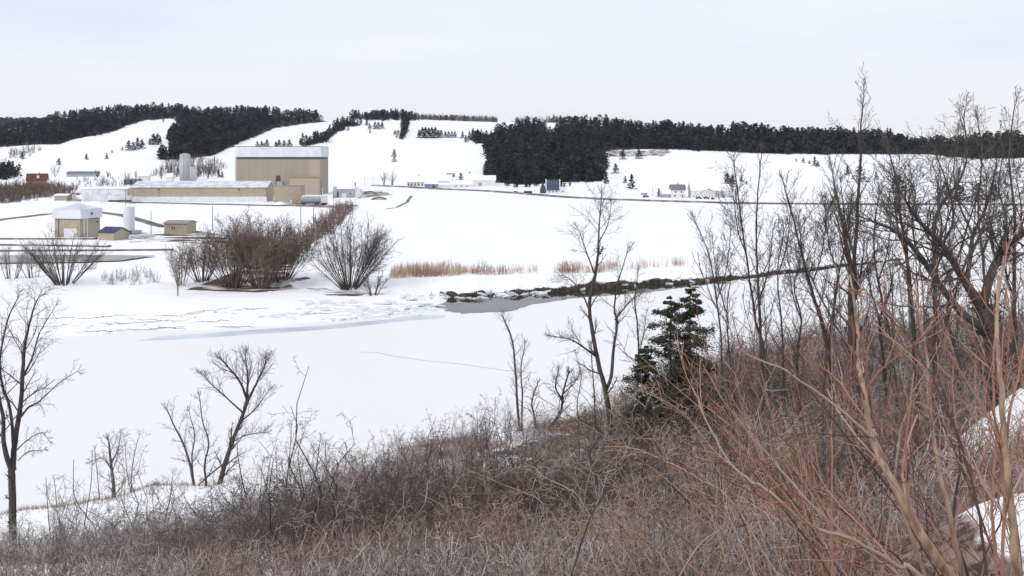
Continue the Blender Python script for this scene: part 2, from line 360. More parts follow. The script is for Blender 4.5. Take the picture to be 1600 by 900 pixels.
def attr(nm): a = n_('ShaderNodeAttribute'); a.attribute_name = nm; return a.outputs['Fac']
snow = mixc(noise(.06, 6, stretch=(1, .4, 1)), (.875, .885, .905), (.90, .90, .905))
dirt = ramp(noise(1.1, 8), .35, .65, (.022, .019, .016), (.085, .07, .056))
redd = ramp(noise(.3, 6), .4, .6, (.17, .09, .055), (.09, .065, .05))
leafl = ramp(noise(6, 12), .42, .58, (.055, .042, .034), (.25, .19, .15))
sepn = n_('ShaderNodeSeparateXYZ'); lk(geo.outputs['Normal'], sepn.inputs[0])
slope = mrange(mth('ADD', sepn.outputs[2], mth('MULTIPLY', mth('SUBTRACT', noise(.5, 8, stretch=(.6, 1, 2.5)), .5), .6)), .80, .70, 0, 1)
sp = n_('ShaderNodeSeparateXYZ'); lk(pos, sp.inputs[0])
lowf = mrange(sp.outputs[1], 170, 185, 0, 1); hif = mrange(sp.outputs[1], 500, 420, 0, 1)
slope = mth('MULTIPLY', mth('MULTIPLY', slope, lowf), hif)
c = mixc(slope, snow, dirt)
sm = mrange(mth('ADD', attr('soil'), mth('MULTIPLY', mth('SUBTRACT', noise(.25, 8, stretch=(.5,1,1)), .5), 1.1)), .45, .6, 0, 1)
c = mixc(sm, c, mixc(noise(.03, 3), redd, dirt))
lm = mrange(mth('ADD', attr('litter'), mth('MULTIPLY', mth('SUBTRACT', noise(1.6, 8), .5), .9)), .45, .58, 0, 1)
c = mixc(lm, c, leafl)
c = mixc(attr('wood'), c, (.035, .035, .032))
lk(c, b.inputs['Base Color'])
bp = n_('ShaderNodeBump'); bp.inputs['Strength'].default_value = .35; bp.inputs['Distance'].default_value = .5
lk(mth('ADD', noise(.25, 8, stretch=(.6, 1, 1)), mth('MULTIPLY', noise(3, 6), .25)), bp.inputs['Height']); lk(bp.outputs[0], b.inputs['Normal'])

# ------------------------------------------------------------------ river ice, open water, pond
def sheet(name, pts, z, m):
    V = [(x, y, z) for x, y in pts]; return mesh_np(name, V, [np.arange(len(V))[None, :]], m)
im = bpy.data.materials.new('river_ice'); im.use_nodes = True; t = im.node_tree; b = t.nodes['Principled BSDF']
b.inputs['Roughness'].default_value = .55; b.inputs['Specular IOR Level'].default_value = .25
geo = n_('ShaderNodeNewGeometry'); pos = geo.outputs['Position']; sp = n_('ShaderNodeSeparateXYZ'); lk(pos, sp.inputs[0])
ci = mixc(mrange(noise(.035, 6, stretch=(.35, 1.2, 1)), .35, .65, 0, 1), (.69, .80, .84), (.79, .865, .895))
# wet grey melt streaks along the far side of the ice
wet = mrange(noise(.10, 6, stretch=(.12, .7, 1)), .44, .56, 0, .9)
wet = mth('MULTIPLY', wet, mrange(sp.outputs[1], 165, 200, 0, 1))
ci = mixc(wet, ci, (.58, .62, .67))
lk(ci, b.inputs['Base Color'])
bp = n_('ShaderNodeBump'); bp.inputs['Strength'].default_value = .12; bp.inputs['Distance'].default_value = .2
lk(noise(.8, 7, stretch=(.5, 1, 1)), bp.inputs['Height']); lk(bp.outputs[0], b.inputs['Normal'])
tag(sheet('river_ice', [(-900, 40), (900, 40), (900, 900), (-900, 420)], 0.0, im), kind='structure')
def wp(poly, z=0):
    return [((px-PX0)/F*((HC-z)*F/(py-PYH)), (HC-z)*F/(py-PYH)) for px, py in poly]
def subd(poly, k=6, amp=.8, seed=1):
    r_ = random.Random(seed); o = []
    for i in range(len(poly)):
        a = poly[i]; b_ = poly[(i+1) % len(poly)]
        for j in range(k):
            f_ = j/k; o.append((a[0]+(b_[0]-a[0])*f_+r_.uniform(-amp, amp)*2, a[1]+(b_[1]-a[1])*f_+r_.uniform(-amp, amp)*.4))
    return o
def watermat(name, c, rough, bstr=.05):
    m = bpy.data.materials.new(name); m.use_nodes = True; tt = m.node_tree; bb = tt.nodes['Principled BSDF']
    bb.inputs['Base Color'].default_value = (*c, 1); bb.inputs['Roughness'].default_value = rough; bb.inputs['Specular IOR Level'].default_value = .07
    g = tt.nodes.new('ShaderNodeNewGeometry'); mm = tt.nodes.new('ShaderNodeMapping'); mm.inputs['Scale'].default_value = (.4, 1.5, 1)
    n = tt.nodes.new('ShaderNodeTexNoise'); n.inputs['Scale'].default_value = .7; n.inputs['Detail'].default_value = 5
    bp_ = tt.nodes.new('ShaderNodeBump'); bp_.inputs['Strength'].default_value = bstr
    tt.links.new(g.outputs['Position'], mm.inputs[0]); tt.links.new(mm.outputs[0], n.inputs['Vector']); tt.links.new(n.outputs[0], bp_.inputs['Height']); tt.links.new(bp_.outputs[0], bb.inputs['Normal'])
    return m
OPENW = [(641,467),(661,466),(729,464),(796,460),(864,457),(931,450),(999,443),(1060,438),(1150,430),(1250,420),(1330,412),(1330,416),(1250,426),(1150,438.5),(1062,451),(999,458.5),(931,463),(880,468),(823,478),(796,487),(722,490),(695,486),(678,478)]
tag(sheet('open_water', wp(subd(OPENW, 5, 1.6)), .03, watermat('open_water', (.03, .03, .02), .06, .25)), kind='structure')
tag(sheet('open_water', wp(subd([(478,456),(520,452),(560,458),(600,461),(600,466),(540,466),(490,463)],4,.8,3)), .9, watermat('creek_water', (.02,.018,.015), .15)), kind='structure')
tag(sheet('pond', wp(subd([(-60,399),(100,398),(190,398.5),(246,399),(215,403),(190,407),(110,410),(-60,411)],4,.8,9), 2.75), 2.75, watermat('pond_water', (.10,.075,.055), .10, .05)), kind='structure')
tag(sheet('melt_ice', wp(subd([(250,526),(300,522),(400,515),(500,509),(600,500),(640,493),(700,492),(690,497),(640,501),(560,510),(480,517),(400,522),(300,529),(210,533)], 6, 1.0, 4)), .006, M['melt']), kind='structure')
def ribbon(name, pts, wid, m, lift=.02, rise=0, sidew=1.0, n=14, sidemat=None):
    """track draped on the ground; rise>0 gives an embankment with side slopes"""
    P3 = []
    for i in range(len(pts)-1):
        for j in range(n):
            f_ = j/n; P3.append((pts[i][0]*(1-f_)+pts[i+1][0]*f_, pts[i][1]*(1-f_)+pts[i+1][1]*f_))
    P3.append(pts[-1]); A = np.array(P3); T = np.gradient(A, axis=0); T /= np.linalg.norm(T, axis=1)[:, None]; Nn = np.stack([-T[:, 1], T[:, 0]], 1)
    rows = []; offs = [(-wid/2-sidew, -.5), (-wid/2, rise), (0, rise+.06), (wid/2, rise), (wid/2+sidew, -.5)] if rise else [(-wid/2, 0), (0, .01), (wid/2, 0)]
    zc = np.maximum(Z(A[:, 0], A[:, 1]), 0)
    for o_, dz in offs:
        B = A+Nn*o_; zz = zc if rise else np.maximum(Z(B[:, 0], B[:, 1]), 0)
        rows.append(np.stack([B[:, 0], B[:, 1], zz+lift+dz], 1))
    V = np.stack(rows, 1).reshape(-1, 3); k = len(offs); L_ = len(A); I = np.arange(L_*k).reshape(L_, k)
    Q = np.stack([I[:-1,:-1], I[1:,:-1], I[1:,1:], I[:-1,1:]], -1).reshape(-1, 4)
    o = mesh_np(name, V, [Q], [m, sidemat or m]);
    if rise and sidemat:
        mi = np.zeros((L_-1, k-1), np.int32); mi[:, 0] = 1; mi[:, -1] = 1; o.data.polygons.foreach_set('material_index', mi.ravel())
    return tag(o, kind='structure')
def G(*pp): return [tuple(P(a, b_)[:2]) for a, b_ in pp]
ribbon('road', G((585,290),(640,292.5),(690,296),(760,299),(803,302),(857,306.5),(947,312),(1060,315.5),(1140,318),(1300,319.5),(1450,320),(1600,320.5),(1900,321)), 7, M['asphalt'], .02, .75, 2.5, 16, M['gravel'])
ribbon('service_road', G((165,313),(215,317),(329,319.5),(456,322),(520,324),(552,322)), 6, M['asphalt'], .05, .35, 1.2, 12, M['gravel'])
ribbon('dirt_track', G((-40,350),(0,344),(72,335),(149,331),(187,336),(208,341),(232,348),(258,355)), 4, M['asphalt'], .05, .25, 1, 10, M['gravel'])
for row, xx in (((374,374,374), (-60,40,150)), ((383,384,386), (-60,60,170)), ((393,392,391), (-60,120,270))):
    ribbon('dyke', G(*[(a, b_) for a, b_ in zip(xx, row)]), 2.2, M['roofsnow'], .02, .5, 1.2, 12, M['gravel'])
for q_ in (((780,321),(820,325),(853,330)), ((620,330),(700,326),(760,322)), ((900,348),(980,342),(1060,340)), ((960,330),(1010,331)), ((640,312),(700,316),(770,317)), ((790,355),(880,362))):
    ribbon('field_furrow', G(*q_), .5, M['melt'], .012, n=24)
ribbon('farm_track', G((643,306),(636,316),(620,324),(603,327)), 2.0, M['gravel'], .03)
ribbon('ice_crack', [tuple(v) for v in wp([(560,550),(590,551),(618,557),(660,563),(720,569),(790,579),(840,583)])], .22, M['greym'], .012)

# ------------------------------------------------------------------ plants: bare wood as tubes, needles as small blades
def unit(v): return v/(np.linalg.norm(v)+1e-9)
class Wood:
    def __init__(s): s.ch = {}
    def add(s, pts, rad, key=0): s.ch.setdefault((key, len(pts)), []).append((np.asarray(pts, float), np.asarray(rad, float)))
    def mesh(s, keys, sides=3):
        VV = []; QQ = []; base = 0
        for (k, n), lst in s.ch.items():
            if k not in keys: continue
            Pp = np.stack([a for a, _ in lst]); Rr = np.stack([r_ for _, r_ in lst]); m = len(lst)
            T = np.gradient(Pp, axis=1); T /= np.linalg.norm(T, axis=2, keepdims=True)+1e-9
            T0 = Pp[:, -1]-Pp[:, 0]; T0 /= np.linalg.norm(T0, axis=1, keepdims=True)+1e-9
            ref = np.where(np.abs(T0[:, 2:3]) > .8, np.array([[1., 0, 0]]), np.array([[0, 0, 1.]]))
            U = np.cross(T, ref[:, None, :]); U /= np.linalg.norm(U, axis=2, keepdims=True)+1e-9; W = np.cross(T, U)
            a = np.arange(sides)*2*np.pi/sides
            V = Pp[:, :, None, :]+Rr[:, :, None, None]*(np.cos(a)[None, None, :, None]*U[:, :, None, :]+np.sin(a)[None, None, :, None]*W[:, :, None, :])
            I = base+np.arange(m*n*sides).reshape(m, n, sides); J = np.roll(I, -1, axis=2)
            QQ.append(np.stack([I[:, :-1], J[:, :-1], J[:, 1:], I[:, 1:]], -1).reshape(-1, 4)); VV.append(V.reshape(-1, 3)); base += m*n*sides
        if not VV: return np.zeros((0, 3)), np.zeros((0, 4), int)
        return np.concatenate(VV), np.concatenate(QQ)
def grow(w_, rng, p, d, L_, r, lev, maxlev, rmin, nch, ratio=.5, wob=.16, up=.06, ang=(25, 55), seg=4, tmin=.2, key=None, pts=None, rads=None, tip=.35):
    """one branch and, along it, its side branches"""
    if pts is None:
        pts = [p]; dd = unit(d)
        for i in range(seg):
            dd = unit(dd+rng.normal(0, wob, 3)+np.array([0, 0, up])); pts.append(pts[-1]+dd*L_/seg)
        pts = np.array(pts); rads = np.maximum(r*np.linspace(1, tip, seg+1), rmin*.7)
    w_.add(pts, rads, lev if key is None else key)
    if lev >= maxlev: return
    n = nch[lev] if lev < len(nch) else nch[-1]
    n = max(1, int(round(n*rng.uniform(.75, 1.25)))); m = len(pts)-1; az = rng.uniform(0, 6.28)
    for j in range(n):
        t_ = tmin+(1-tmin)*((j+rng.uniform(.1, .9))/n); f_ = t_*m; i = min(int(f_), m-1); f_ -= i
        q_ = pts[i]*(1-f_)+pts[i+1]*f_; T = unit(pts[i+1]-pts[i]); rr_ = rads[i]*(1-f_)+rads[i+1]*f_
        az += 2.4+rng.uniform(-.6, .6); u_ = unit(np.cross(T, [0.31, .2, .92])); v_ = np.cross(T, u_)
        a = R(rng.uniform(*ang)); nd = math.cos(a)*T+math.sin(a)*(math.cos(az)*u_+math.sin(az)*v_)
        grow(w_, rng, q_, nd, L_*ratio*(1.15-.6*t_)*rng.uniform(.6, 1.2), max(rr_*(.42 if lev == 0 else .58), rmin), lev+1, maxlev, rmin, nch, ratio, wob*1.1, up, ang, 3 if lev >= 1 else seg, .15, None)
def catmull(pts, k=4):
    Pp = np.array(pts, float); A = np.vstack([2*Pp[0]-Pp[1], Pp, 2*Pp[-1]-Pp[-2]]); o = []
    for i in range(1, len(A)-2):
        for j in range(k):
            t_ = j/k; o.append(.5*((2*A[i])+(-A[i-1]+A[i+1])*t_+(2*A[i-1]-5*A[i]+4*A[i+1]-A[i+2])*t_*t_+(-A[i-1]+3*A[i]-3*A[i+1]+A[i+2])*t_**3))
    o.append(A[-2]); return np.array(o)
def px3(px, py, d): return np.array([(px-PX0)/F*d, d, HC+(PYH-py)/F*d])

def bare_tree(name, label, cat, d, limbs, seed, nch=(14, 6, 4), maxlev=3, rmin=.006, ratio=.42, mt='bark_dark', mc='twig_dark', group=None, up=.05, ang=(25, 60), blen=None, ground=True, sides=6, tmin=.25, names=('trunk','crown')):
    """limbs: list of (pixel polyline, width px at start, width px at end, depth drift m, length of side branches m)"""
    rng = np.random.default_rng(seed); w_ = Wood(); rmin = rmin*.68
    b0 = limbs[0][0][0]; base = at(b0[0], d)
    root = empty(name, base, 0, label, cat, group)
    for li, (pl, w0, w1, drift, bl) in enumerate(limbs):
        n = len(pl); pts = [px3(a, b_, d+drift*i/(n-1)) for i, (a, b_) in enumerate(pl)]
        if li == 0 and ground:
            g = base.copy(); g[2] -= .3
            if pts[0][2] > g[2]+.4: pts = [g]+pts
            else: pts = [g]+[p_ for p_ in pts if p_[2] > g[2]+.3]
        c = catmull(pts, 4); m = len(c)
        c[1:-1] += rng.normal(0, .012*np.linalg.norm(c[-1]-c[0])/m*2, (m-2, 3))
        s_ = np.linspace(0, 1, m); rad = (w0*(1-s_)+w1*s_)/2*d/F*(.86 if li == 0 else .74)
        if li == 0 and ground: rad[0] *= 1.25
        grow(w_, rng, None, None, bl/ratio, 0, 0, maxlev, rmin, nch, ratio, .16, up, ang, 4, tmin, 'T', c-base, rad)
        # leader twigs at the limb's end
        dr = unit(c[-1]-c[-2])
        for k in range(3): grow(w_, rng, c[-1]-base, unit(dr+rng.normal(0, .3, 3)), bl*.32, rad[-1]*.8, 1, maxlev, rmin, nch, ratio, .14, up, ang, 4)
    V, Q = w_.mesh(['T'], sides); mesh_np(names[0], V, [Q], M[mt], root, smooth=True)
    V, Q = w_.mesh([1, 2, 3, 4], 3); mesh_np(names[1], V, [Q], M[mc], root)
    return root
def vase(name, label, cat, base, nst, hgt, spread, seed, nch=(9, 5, 3), maxlev=2, rmin=.012, r0=.09, ratio=.38, ms='bark_dark', mc='twig_dark', group=None, names=('stem','twigs'), up=.03, base_w=.5, lean=(0,0), link=True, ang=(15, 45), wob=.15, crook=0):
    """many stemmed bush opening out from one stool"""
    rng = np.random.default_rng(seed); w_ = Wood()
    for i in range(nst):
        a = rng.uniform(0, 6.283); q_ = math.sqrt(rng.uniform(0.0, 1)); s_ = q_*spread
        b_ = np.array([math.cos(a)*q_*base_w, math.sin(a)*q_*base_w, -.3])
        hh = hgt*(1-.35*q_*q_)*rng.uniform(.75, 1.05)
        tip_ = np.array([math.cos(a)*s_+lean[0]*hh, math.sin(a)*s_+lean[1]*hh, hh]); mid = (b_+tip_)/2+np.array([math.cos(a)*s_*.06, math.sin(a)*s_*.06, hh*.04])
        c = catmull([b_, mid+rng.normal(0, .03*hgt, 3), tip_], 3)
        if crook:
            tt_ = np.linspace(0, 1, 8)[:, None]; c = b_*(1-tt_)**1.0+tip_*tt_+(mid-(b_+tip_)/2)*4*tt_*(1-tt_); c[1:] += np.cumsum(rng.normal(0, crook*hgt, (7, 3))*[1, 1, .5], 0)
        r_ = r0*rng.uniform(.5, 1)*np.linspace(1, .2, len(c))
        grow(w_, rng, None, None, hgt*.55, 0, 0, maxlev, rmin, nch, ratio, wob, up, ang, 3, .25, 'T', c, np.maximum(r_, rmin))
    return w_
def vase_thing(name, label, cat, base, *a, group=None, ms='bark_dark', mc='twig_dark', names=('stem', 'twigs'), sides=4, **k):
    w_ = vase(name, label, cat, base, *a, **k); root = empty(name, base, 0, label, cat, group)
    V, Q = w_.mesh(['T'], sides); mesh_np(names[0], V, [Q], M[ms], root)
    V, Q = w_.mesh([1, 2, 3, 4], 3); mesh_np(names[1], V, [Q], M[mc], root)
    return root
def copy_tree(o, loc, rz_, s_, label=None, group=None):
    c = o.copy(); COL.objects.link(c); c.location = loc; c.rotation_euler = (0, 0, rz_); c.scale = s_
    if label: c['label'] = label
    if group: c['group'] = group
    for ch in o.children:
        k = ch.copy(); COL.objects.link(k); k.parent = c
    return c

def conifer_leaves(rng, h, rb, nbr, nleaf, ls, bare=.08, droop=.25, pw=.85, gap=0, latw=.16, lvar=.25, zs=.05):
    """blades along drooping boughs; returns verts, tris"""
    V = []; hs = bare+(1-bare)*(np.arange(nbr)+rng.random(nbr)*.8)/nbr
    az = np.cumsum(rng.uniform(1.9, 2.9, nbr)); ln = rb*(1-hs)**pw*rng.uniform(.87-lvar, .87+lvar, nbr)+.04*rb
    if zs > .1: ln *= np.clip(1+1.6*fbm(np.cos(az)*1.3+hs*5+rng.uniform(0, 9), np.sin(az)*1.3+hs*2, 3), .25, 1.5)
    if gap: ln *= np.where(rng.random(nbr) < gap, .35, 1)
    tt = np.sqrt(rng.random((nbr, nleaf)))
    dirx = np.cos(az)[:, None]; diry = np.sin(az)[:, None]; Ln = ln[:, None]
    lat = rng.normal(0, latw, (nbr, nleaf))*Ln*(.4+tt*.6)
    x = dirx*Ln*tt-diry*lat; y = diry*Ln*tt+dirx*lat
    z = (hs*h)[:, None]+Ln*tt*rng.normal(0, lvar*.6, (nbr, 1))-droop*Ln*(tt-.6*tt*tt)*1.4+rng.normal(0, zs, (nbr, nleaf))*Ln-.02*h
    C = np.stack([x, y, np.maximum(z, .02*h)], -1).reshape(-1, 3); n = len(C)
    A = np.stack([np.repeat(np.cos(az), nleaf), np.repeat(np.sin(az), nleaf), np.full(n, -.15)], 1)+rng.normal(0, .5, (n, 3)); A /= np.linalg.norm(A, axis=1, keepdims=True)
    B = np.cross(A, rng.normal(0, 1, (n, 3))); B /= np.linalg.norm(B, axis=1, keepdims=True)+1e-9
    l_ = ls*rng.uniform(.6, 1.3, (n, 1)); wv = l_*.34
    Vv = np.stack([C-A*l_*.5-B*wv, C-A*l_*.5+B*wv, C+A*l_*.6], 1).reshape(-1, 3)
    return Vv, np.arange(n*3).reshape(n, 3)
def trunk_geo(h, r):
    mb = MB(); mb.cyl(0, 0, -.4, h*.96, r, 6, r*.12); return mb
def scatter_merge(name, protos, pos, sc_, rot, m):
    VV = []; FF = []; base = 0; pick = np.random.default_rng(5).integers(0, len(protos), len(pos))
    for pi, (V, Fc) in enumerate(protos):
        k = np.where(pick == pi)[0]
        if not len(k): continue
        ca, sa = np.cos(rot[k])[:, None], np.sin(rot[k])[:, None]; S = sc_[k]
        x = (V[None, :, 0]*ca-V[None, :, 1]*sa)*S[:, 0:1]+pos[k, 0:1]; y = (V[None, :, 0]*sa+V[None, :, 1]*ca)*S[:, 0:1]+pos[k, 1:2]; z = V[None, :, 2]*S[:, 1:2]+pos[k, 2:3]
        VV.append(np.stack([x, y, z], -1).reshape(-1, 3)); o_ = base+np.arange(len(k))*len(V)
        FF.append((Fc[None]+o_[:, None, None]).reshape(-1, Fc.shape[1])); base += len(k)*len(V)
    return mesh_np(name, np.concatenate(VV), FF, m)

# ------------------------------------------------------------------ woods on the far hills
rg = np.random.default_rng(11)
far_protos = [conifer_leaves(np.random.default_rng(100+i), 1.0, r_, 20, 6, .17, .05, .25, p_) for i, (r_, p_) in enumerate([(.26,.75),(.40,.45),(.46,.35),(.30,.6),(.52,.4)])]
def sample(poly, spacing, seed):
    r_ = np.random.default_rng(seed); A = np.array(poly); x0, y0 = A.min(0); x1, y1 = A.max(0)
    nx = int((x1-x0)/spacing[0])+1; ny = int((y1-y0)/spacing[1])+1
    gx, gy = np.meshgrid(np.arange(nx), np.arange(ny)); px = x0+(gx.ravel()+r_.random(gx.size))*spacing[0]; py = y0+(gy.ravel()+r_.random(gx.size))*spacing[1]
    k = inpoly(px, py, poly); h_ = hit(px[k]+r_.normal(0, 2.2, k.sum()), py[k]+r_.normal(0, .9, k.sum())); return h_[~np.isnan(h_[:, 0])]
def wood_of(name, label, poly, spacing, hm, seed, m='needle_wood', extra=None):
    p_ = sample(poly, spacing, seed)
    if extra is not None: p_ = np.vstack([p_, extra])
    r_ = np.random.default_rng(seed+1); hh = hm*r_.uniform(.5, 1.35, len(p_))*(1+.5*fbm(p_[:,0]*.03,p_[:,1]*.01,2)); p_[:, 2] -= .4
    o = scatter_merge(name, far_protos, p_, np.stack([hh*r_.uniform(.85, 1.25, len(p_)), hh], 1), r_.uniform(0, 6.28, len(p_)), M[m])
    return tag(o, label, 'woodland', kind='stuff')
def crest(x0, x1, n, seed, back=0):
    """trees standing right along the crest, seen against the sky"""
    r_ = np.random.default_rng(seed); u = r_.uniform(x0, x1, n); d = np.interp(u, *TOP)-r_.uniform(-30, 60, n)+back
    x = (u-PX0)/F*d; return np.stack([x, d, Z(x, d)], 1)
wood_of('conifer_wood', 'dark conifer wood covering the rounded hill at far left', W_LEFT, (4.2, 2.6), 12, 21, extra=crest(-150, 290, 260, 1))
wood_of('conifer_wood', 'dark conifer wood on the hill behind the tall beige hall', W_MID, (4, 2.6), 12, 22, extra=crest(280, 500, 170, 2))
wood_of('conifer_wood', 'slanting strip of dark conifers between two snowy slopes', W_BAND, (4, 2.2), 11, 23)
wood_of('conifer_wood', 'narrow hedge of dark conifers running down the open white slope', W_HEDGE, (2.6, 2), 12, 24)
wood_of('conifer_wood', 'large dark conifer wood reaching down to the navy roofed house', W_CENTRE, (4.4, 3.2), 12.5, 25, extra=crest(860, 1040, 120, 3))
wood_of('conifer_wood', 'long dark conifer belt along the skyline above the white barn', W_RIGHT, (4.6, 2.4), 14, 26, extra=crest(1030, 1900, 420, 4))
wood_of('conifer_wood', 'short row of dark conifers on the crest left of the hedge', [(550,184.6),(650,186.4),(650,188.5),(550,187.5)], (2.6, 1.2), 13, 27, extra=crest(550, 650, 70, 5))
wood_of('conifer_wood', 'small dark conifer clump beside the orange house at far left', [(-30,268),(25,268),(30,276),(10,280),(-30,280)], (3.2, 2.2), 12, 28)
# far blue hill at the left edge
u = rg.uniform(-500, 230, 1500); d_ = rg.uniform(4700, 5350, 1500); x_ = (u-PX0)/F*d_; pp = np.stack([x_, d_, Z(x_, d_)-1], 1); hh = rg.uniform(14, 24, 1500)
tag(scatter_merge('distant_wood', far_protos, pp, np.stack([hh*1.8, hh], 1), rg.uniform(0, 6.28, 1500), M['needle_wood']), 'hazy blue wooded ridge beyond the left hill', 'woodland', kind='stuff')
# leafless strip along the crest
tw = vase('x', '', '', (0,0,0), 5, 1.0, .28, 3, nch=(6, 3), maxlev=2, rmin=.007, r0=.02, base_w=.03); TV, TQ = tw.mesh(['T', 1, 2], 3)
tw = vase('x', '', '', (0,0,0), 4, 1.0, .35, 9, nch=(6, 3), maxlev=2, rmin=.007, r0=.02, base_w=.03); TV2, TQ2 = tw.mesh(['T', 1, 2], 3)
c_ = np.vstack([crest(648, 776, 260, 6), crest(800, 880, 80, 12), crest(855,875,20,13)]); hh = rg.uniform(6, 16, len(c_)); c_[:, 2] -= .3
tag(scatter_merge('leafless_wood', [(TV, TQ), (TV2, TQ2)], c_, np.stack([hh, hh], 1), rg.uniform(0, 6.28, len(c_)), M['far_twig']), 'grey leafless wood along the snowy crest right of the hedge', 'woodland', kind='stuff')
c2 = crest(648, 776, 60, 8); h2 = rg.uniform(8, 12, 60)
tag(scatter_merge('conifer_wood', far_protos, c2, np.stack([h2, h2], 1), rg.uniform(0, 6.28, 60), M['needle_wood']), 'dark conifers mixed into the leafless strip along the crest', 'woodland', kind='stuff')
# brown brush behind the settlement at the left edge
def brush(name, label, poly, spacing, hm, seed, m, cat='brush'):
    p_ = sample(poly, spacing, seed); r_ = np.random.default_rng(seed); h_ = hm*r_.uniform(.6, 1.2, len(p_)); p_[:, 2] -= .2
    return tag(scatter_merge(name, [(TV, TQ), (TV2, TQ2)], p_, np.stack([h_*1.3, h_], 1), r_.uniform(0, 6.28, len(p_)), M[m]), label, cat, kind='stuff')
brush('brush', 'brown leafless brush at the left edge below the orange house', [(-60,296),(40,292),(90,292),(122,300),(112,308),(60,310),(30,316),(-60,322)], (3.6, 2.2), 8, 31, 'twig_brown')
brush('brush', 'grey leafless brush on the snow at the foot of the left hill', [(12,238),(50,232),(66,236),(40,246),(15,249)], (4, 2.6), 9, 32, 'far_twig')
brush('brush', 'dark brown brush on the slope behind the silos', [(255,252),(300,248),(340,250),(350,262),(345,277),(300,277),(262,276)], (5, 3), 9, 36, 'twig_dark')
brush('brush', 'thin brown brush behind the pale shed and bungalow', [(120,282),(190,280),(240,284),(210,294),(130,296)], (7, 3), 6, 37, 'twig_brown')
brush('brush', 'low grey brush behind the pale roofed warehouse', [(235,272),(262,262),(275,264),(345,262),(342,276),(300,278),(250,279)], (6, 4), 9, 33, 'twig_dark')
brush('brush', 'russet brush lining the creek beside the white field', [(470,384),(500,350),(520,328),(548,322),(556,328),(546,340),(520,360),(480,388),(455,410),(440,420)], (4.5, 4), 5.5, 34, 'twig_brown')
brush('brush', 'thin pale brush on the bank between the pond and the river ice', [(150,432),(215,425),(250,432),(240,444),(170,446)], (9, 6), 2.6, 35, 'twig_grey')

# cracks in the shore ice
cv, cf, b_ = [], [], 0; r_ = np.random.default_rng(44)
for px, py, ln_ in [(60,497,60),(120,498,90),(150,507,120),(210,500,90),(240,492,80),(180,516,110),(120,520,70),(290,489,70),(300,505,60),(330,512,70),(40,508,70),(360,486,60),(400,497,50),(560,486,60),(470,490,60),(230,511,60)]:
    n = 22; uu = px+np.linspace(0, ln_, n); vv = py-np.linspace(0, ln_*.06, n)+np.cumsum(r_.normal(0, .55, n)); g_ = hit(uu, vv); wv = .17*np.sin(np.linspace(0, 3.14, n))*r_.uniform(.5, 1.6, n)+.03
    V = np.stack([g_-np.stack([0*wv, wv, -.03+0*wv], 1), g_+np.stack([0*wv, wv, .05+0*wv], 1)], 1).reshape(-1, 3); I = b_+np.arange(n*2).reshape(n, 2)
    cv.append(V); cf.append(np.stack([I[:-1,0], I[1:,0], I[1:,1], I[:-1,1]], -1)); b_ += 2*n
tag(mesh_np('ice_cracks', np.concatenate(cv), [np.concatenate(cf)], M['gravel']), 'thin dark cracks in the snowy shore ice at left', 'ice', kind='stuff')

# ------------------------------------------------------------------ single conifers on the slopes
def iso_proto(seed, rb, pw, m='needle', nbr=34, nl=10, ls=.11):
    V, T = conifer_leaves(np.random.default_rng(seed), 1.0, rb, nbr, nl, ls, .07, .25, pw)
    me = bpy.data.meshes.new('crown'); return V, T
ISO = [iso_proto(201, .36, .8), iso_proto(202, .30, .8), iso_proto(203, .42, .6), iso_proto(204, .5, .55)]
ISOM = {}
def lone_conifer(px, py, hpx, label, kind=0, m='needle', group=None, name='conifer'):
    p_ = P(px, py); h = hpx*p_[1]/F
    root = empty(name, p_, random.Random(int(px*7+py)).uniform(0, 6.28), label, 'conifer', group)
    key = (kind, m)
    if key not in ISOM:
        V, T = ISO[kind]; c = mesh_np('crown', V, [T], M[m], root); tr = trunk_geo(1, .022).build('trunk', M['bark_dark'], root); ISOM[key] = (c.data, tr.data)
    else:
        for nm, me in zip(('crown', 'trunk'), ISOM[key]):
            o = bpy.data.objects.new(nm, me); COL.objects.link(o); o.parent = root
    h *= 1.12; root.scale = (h*1.25, h*1.25, h); return root
row = 'small dark conifer in the straggling cluster on the left ski slope like white hill'
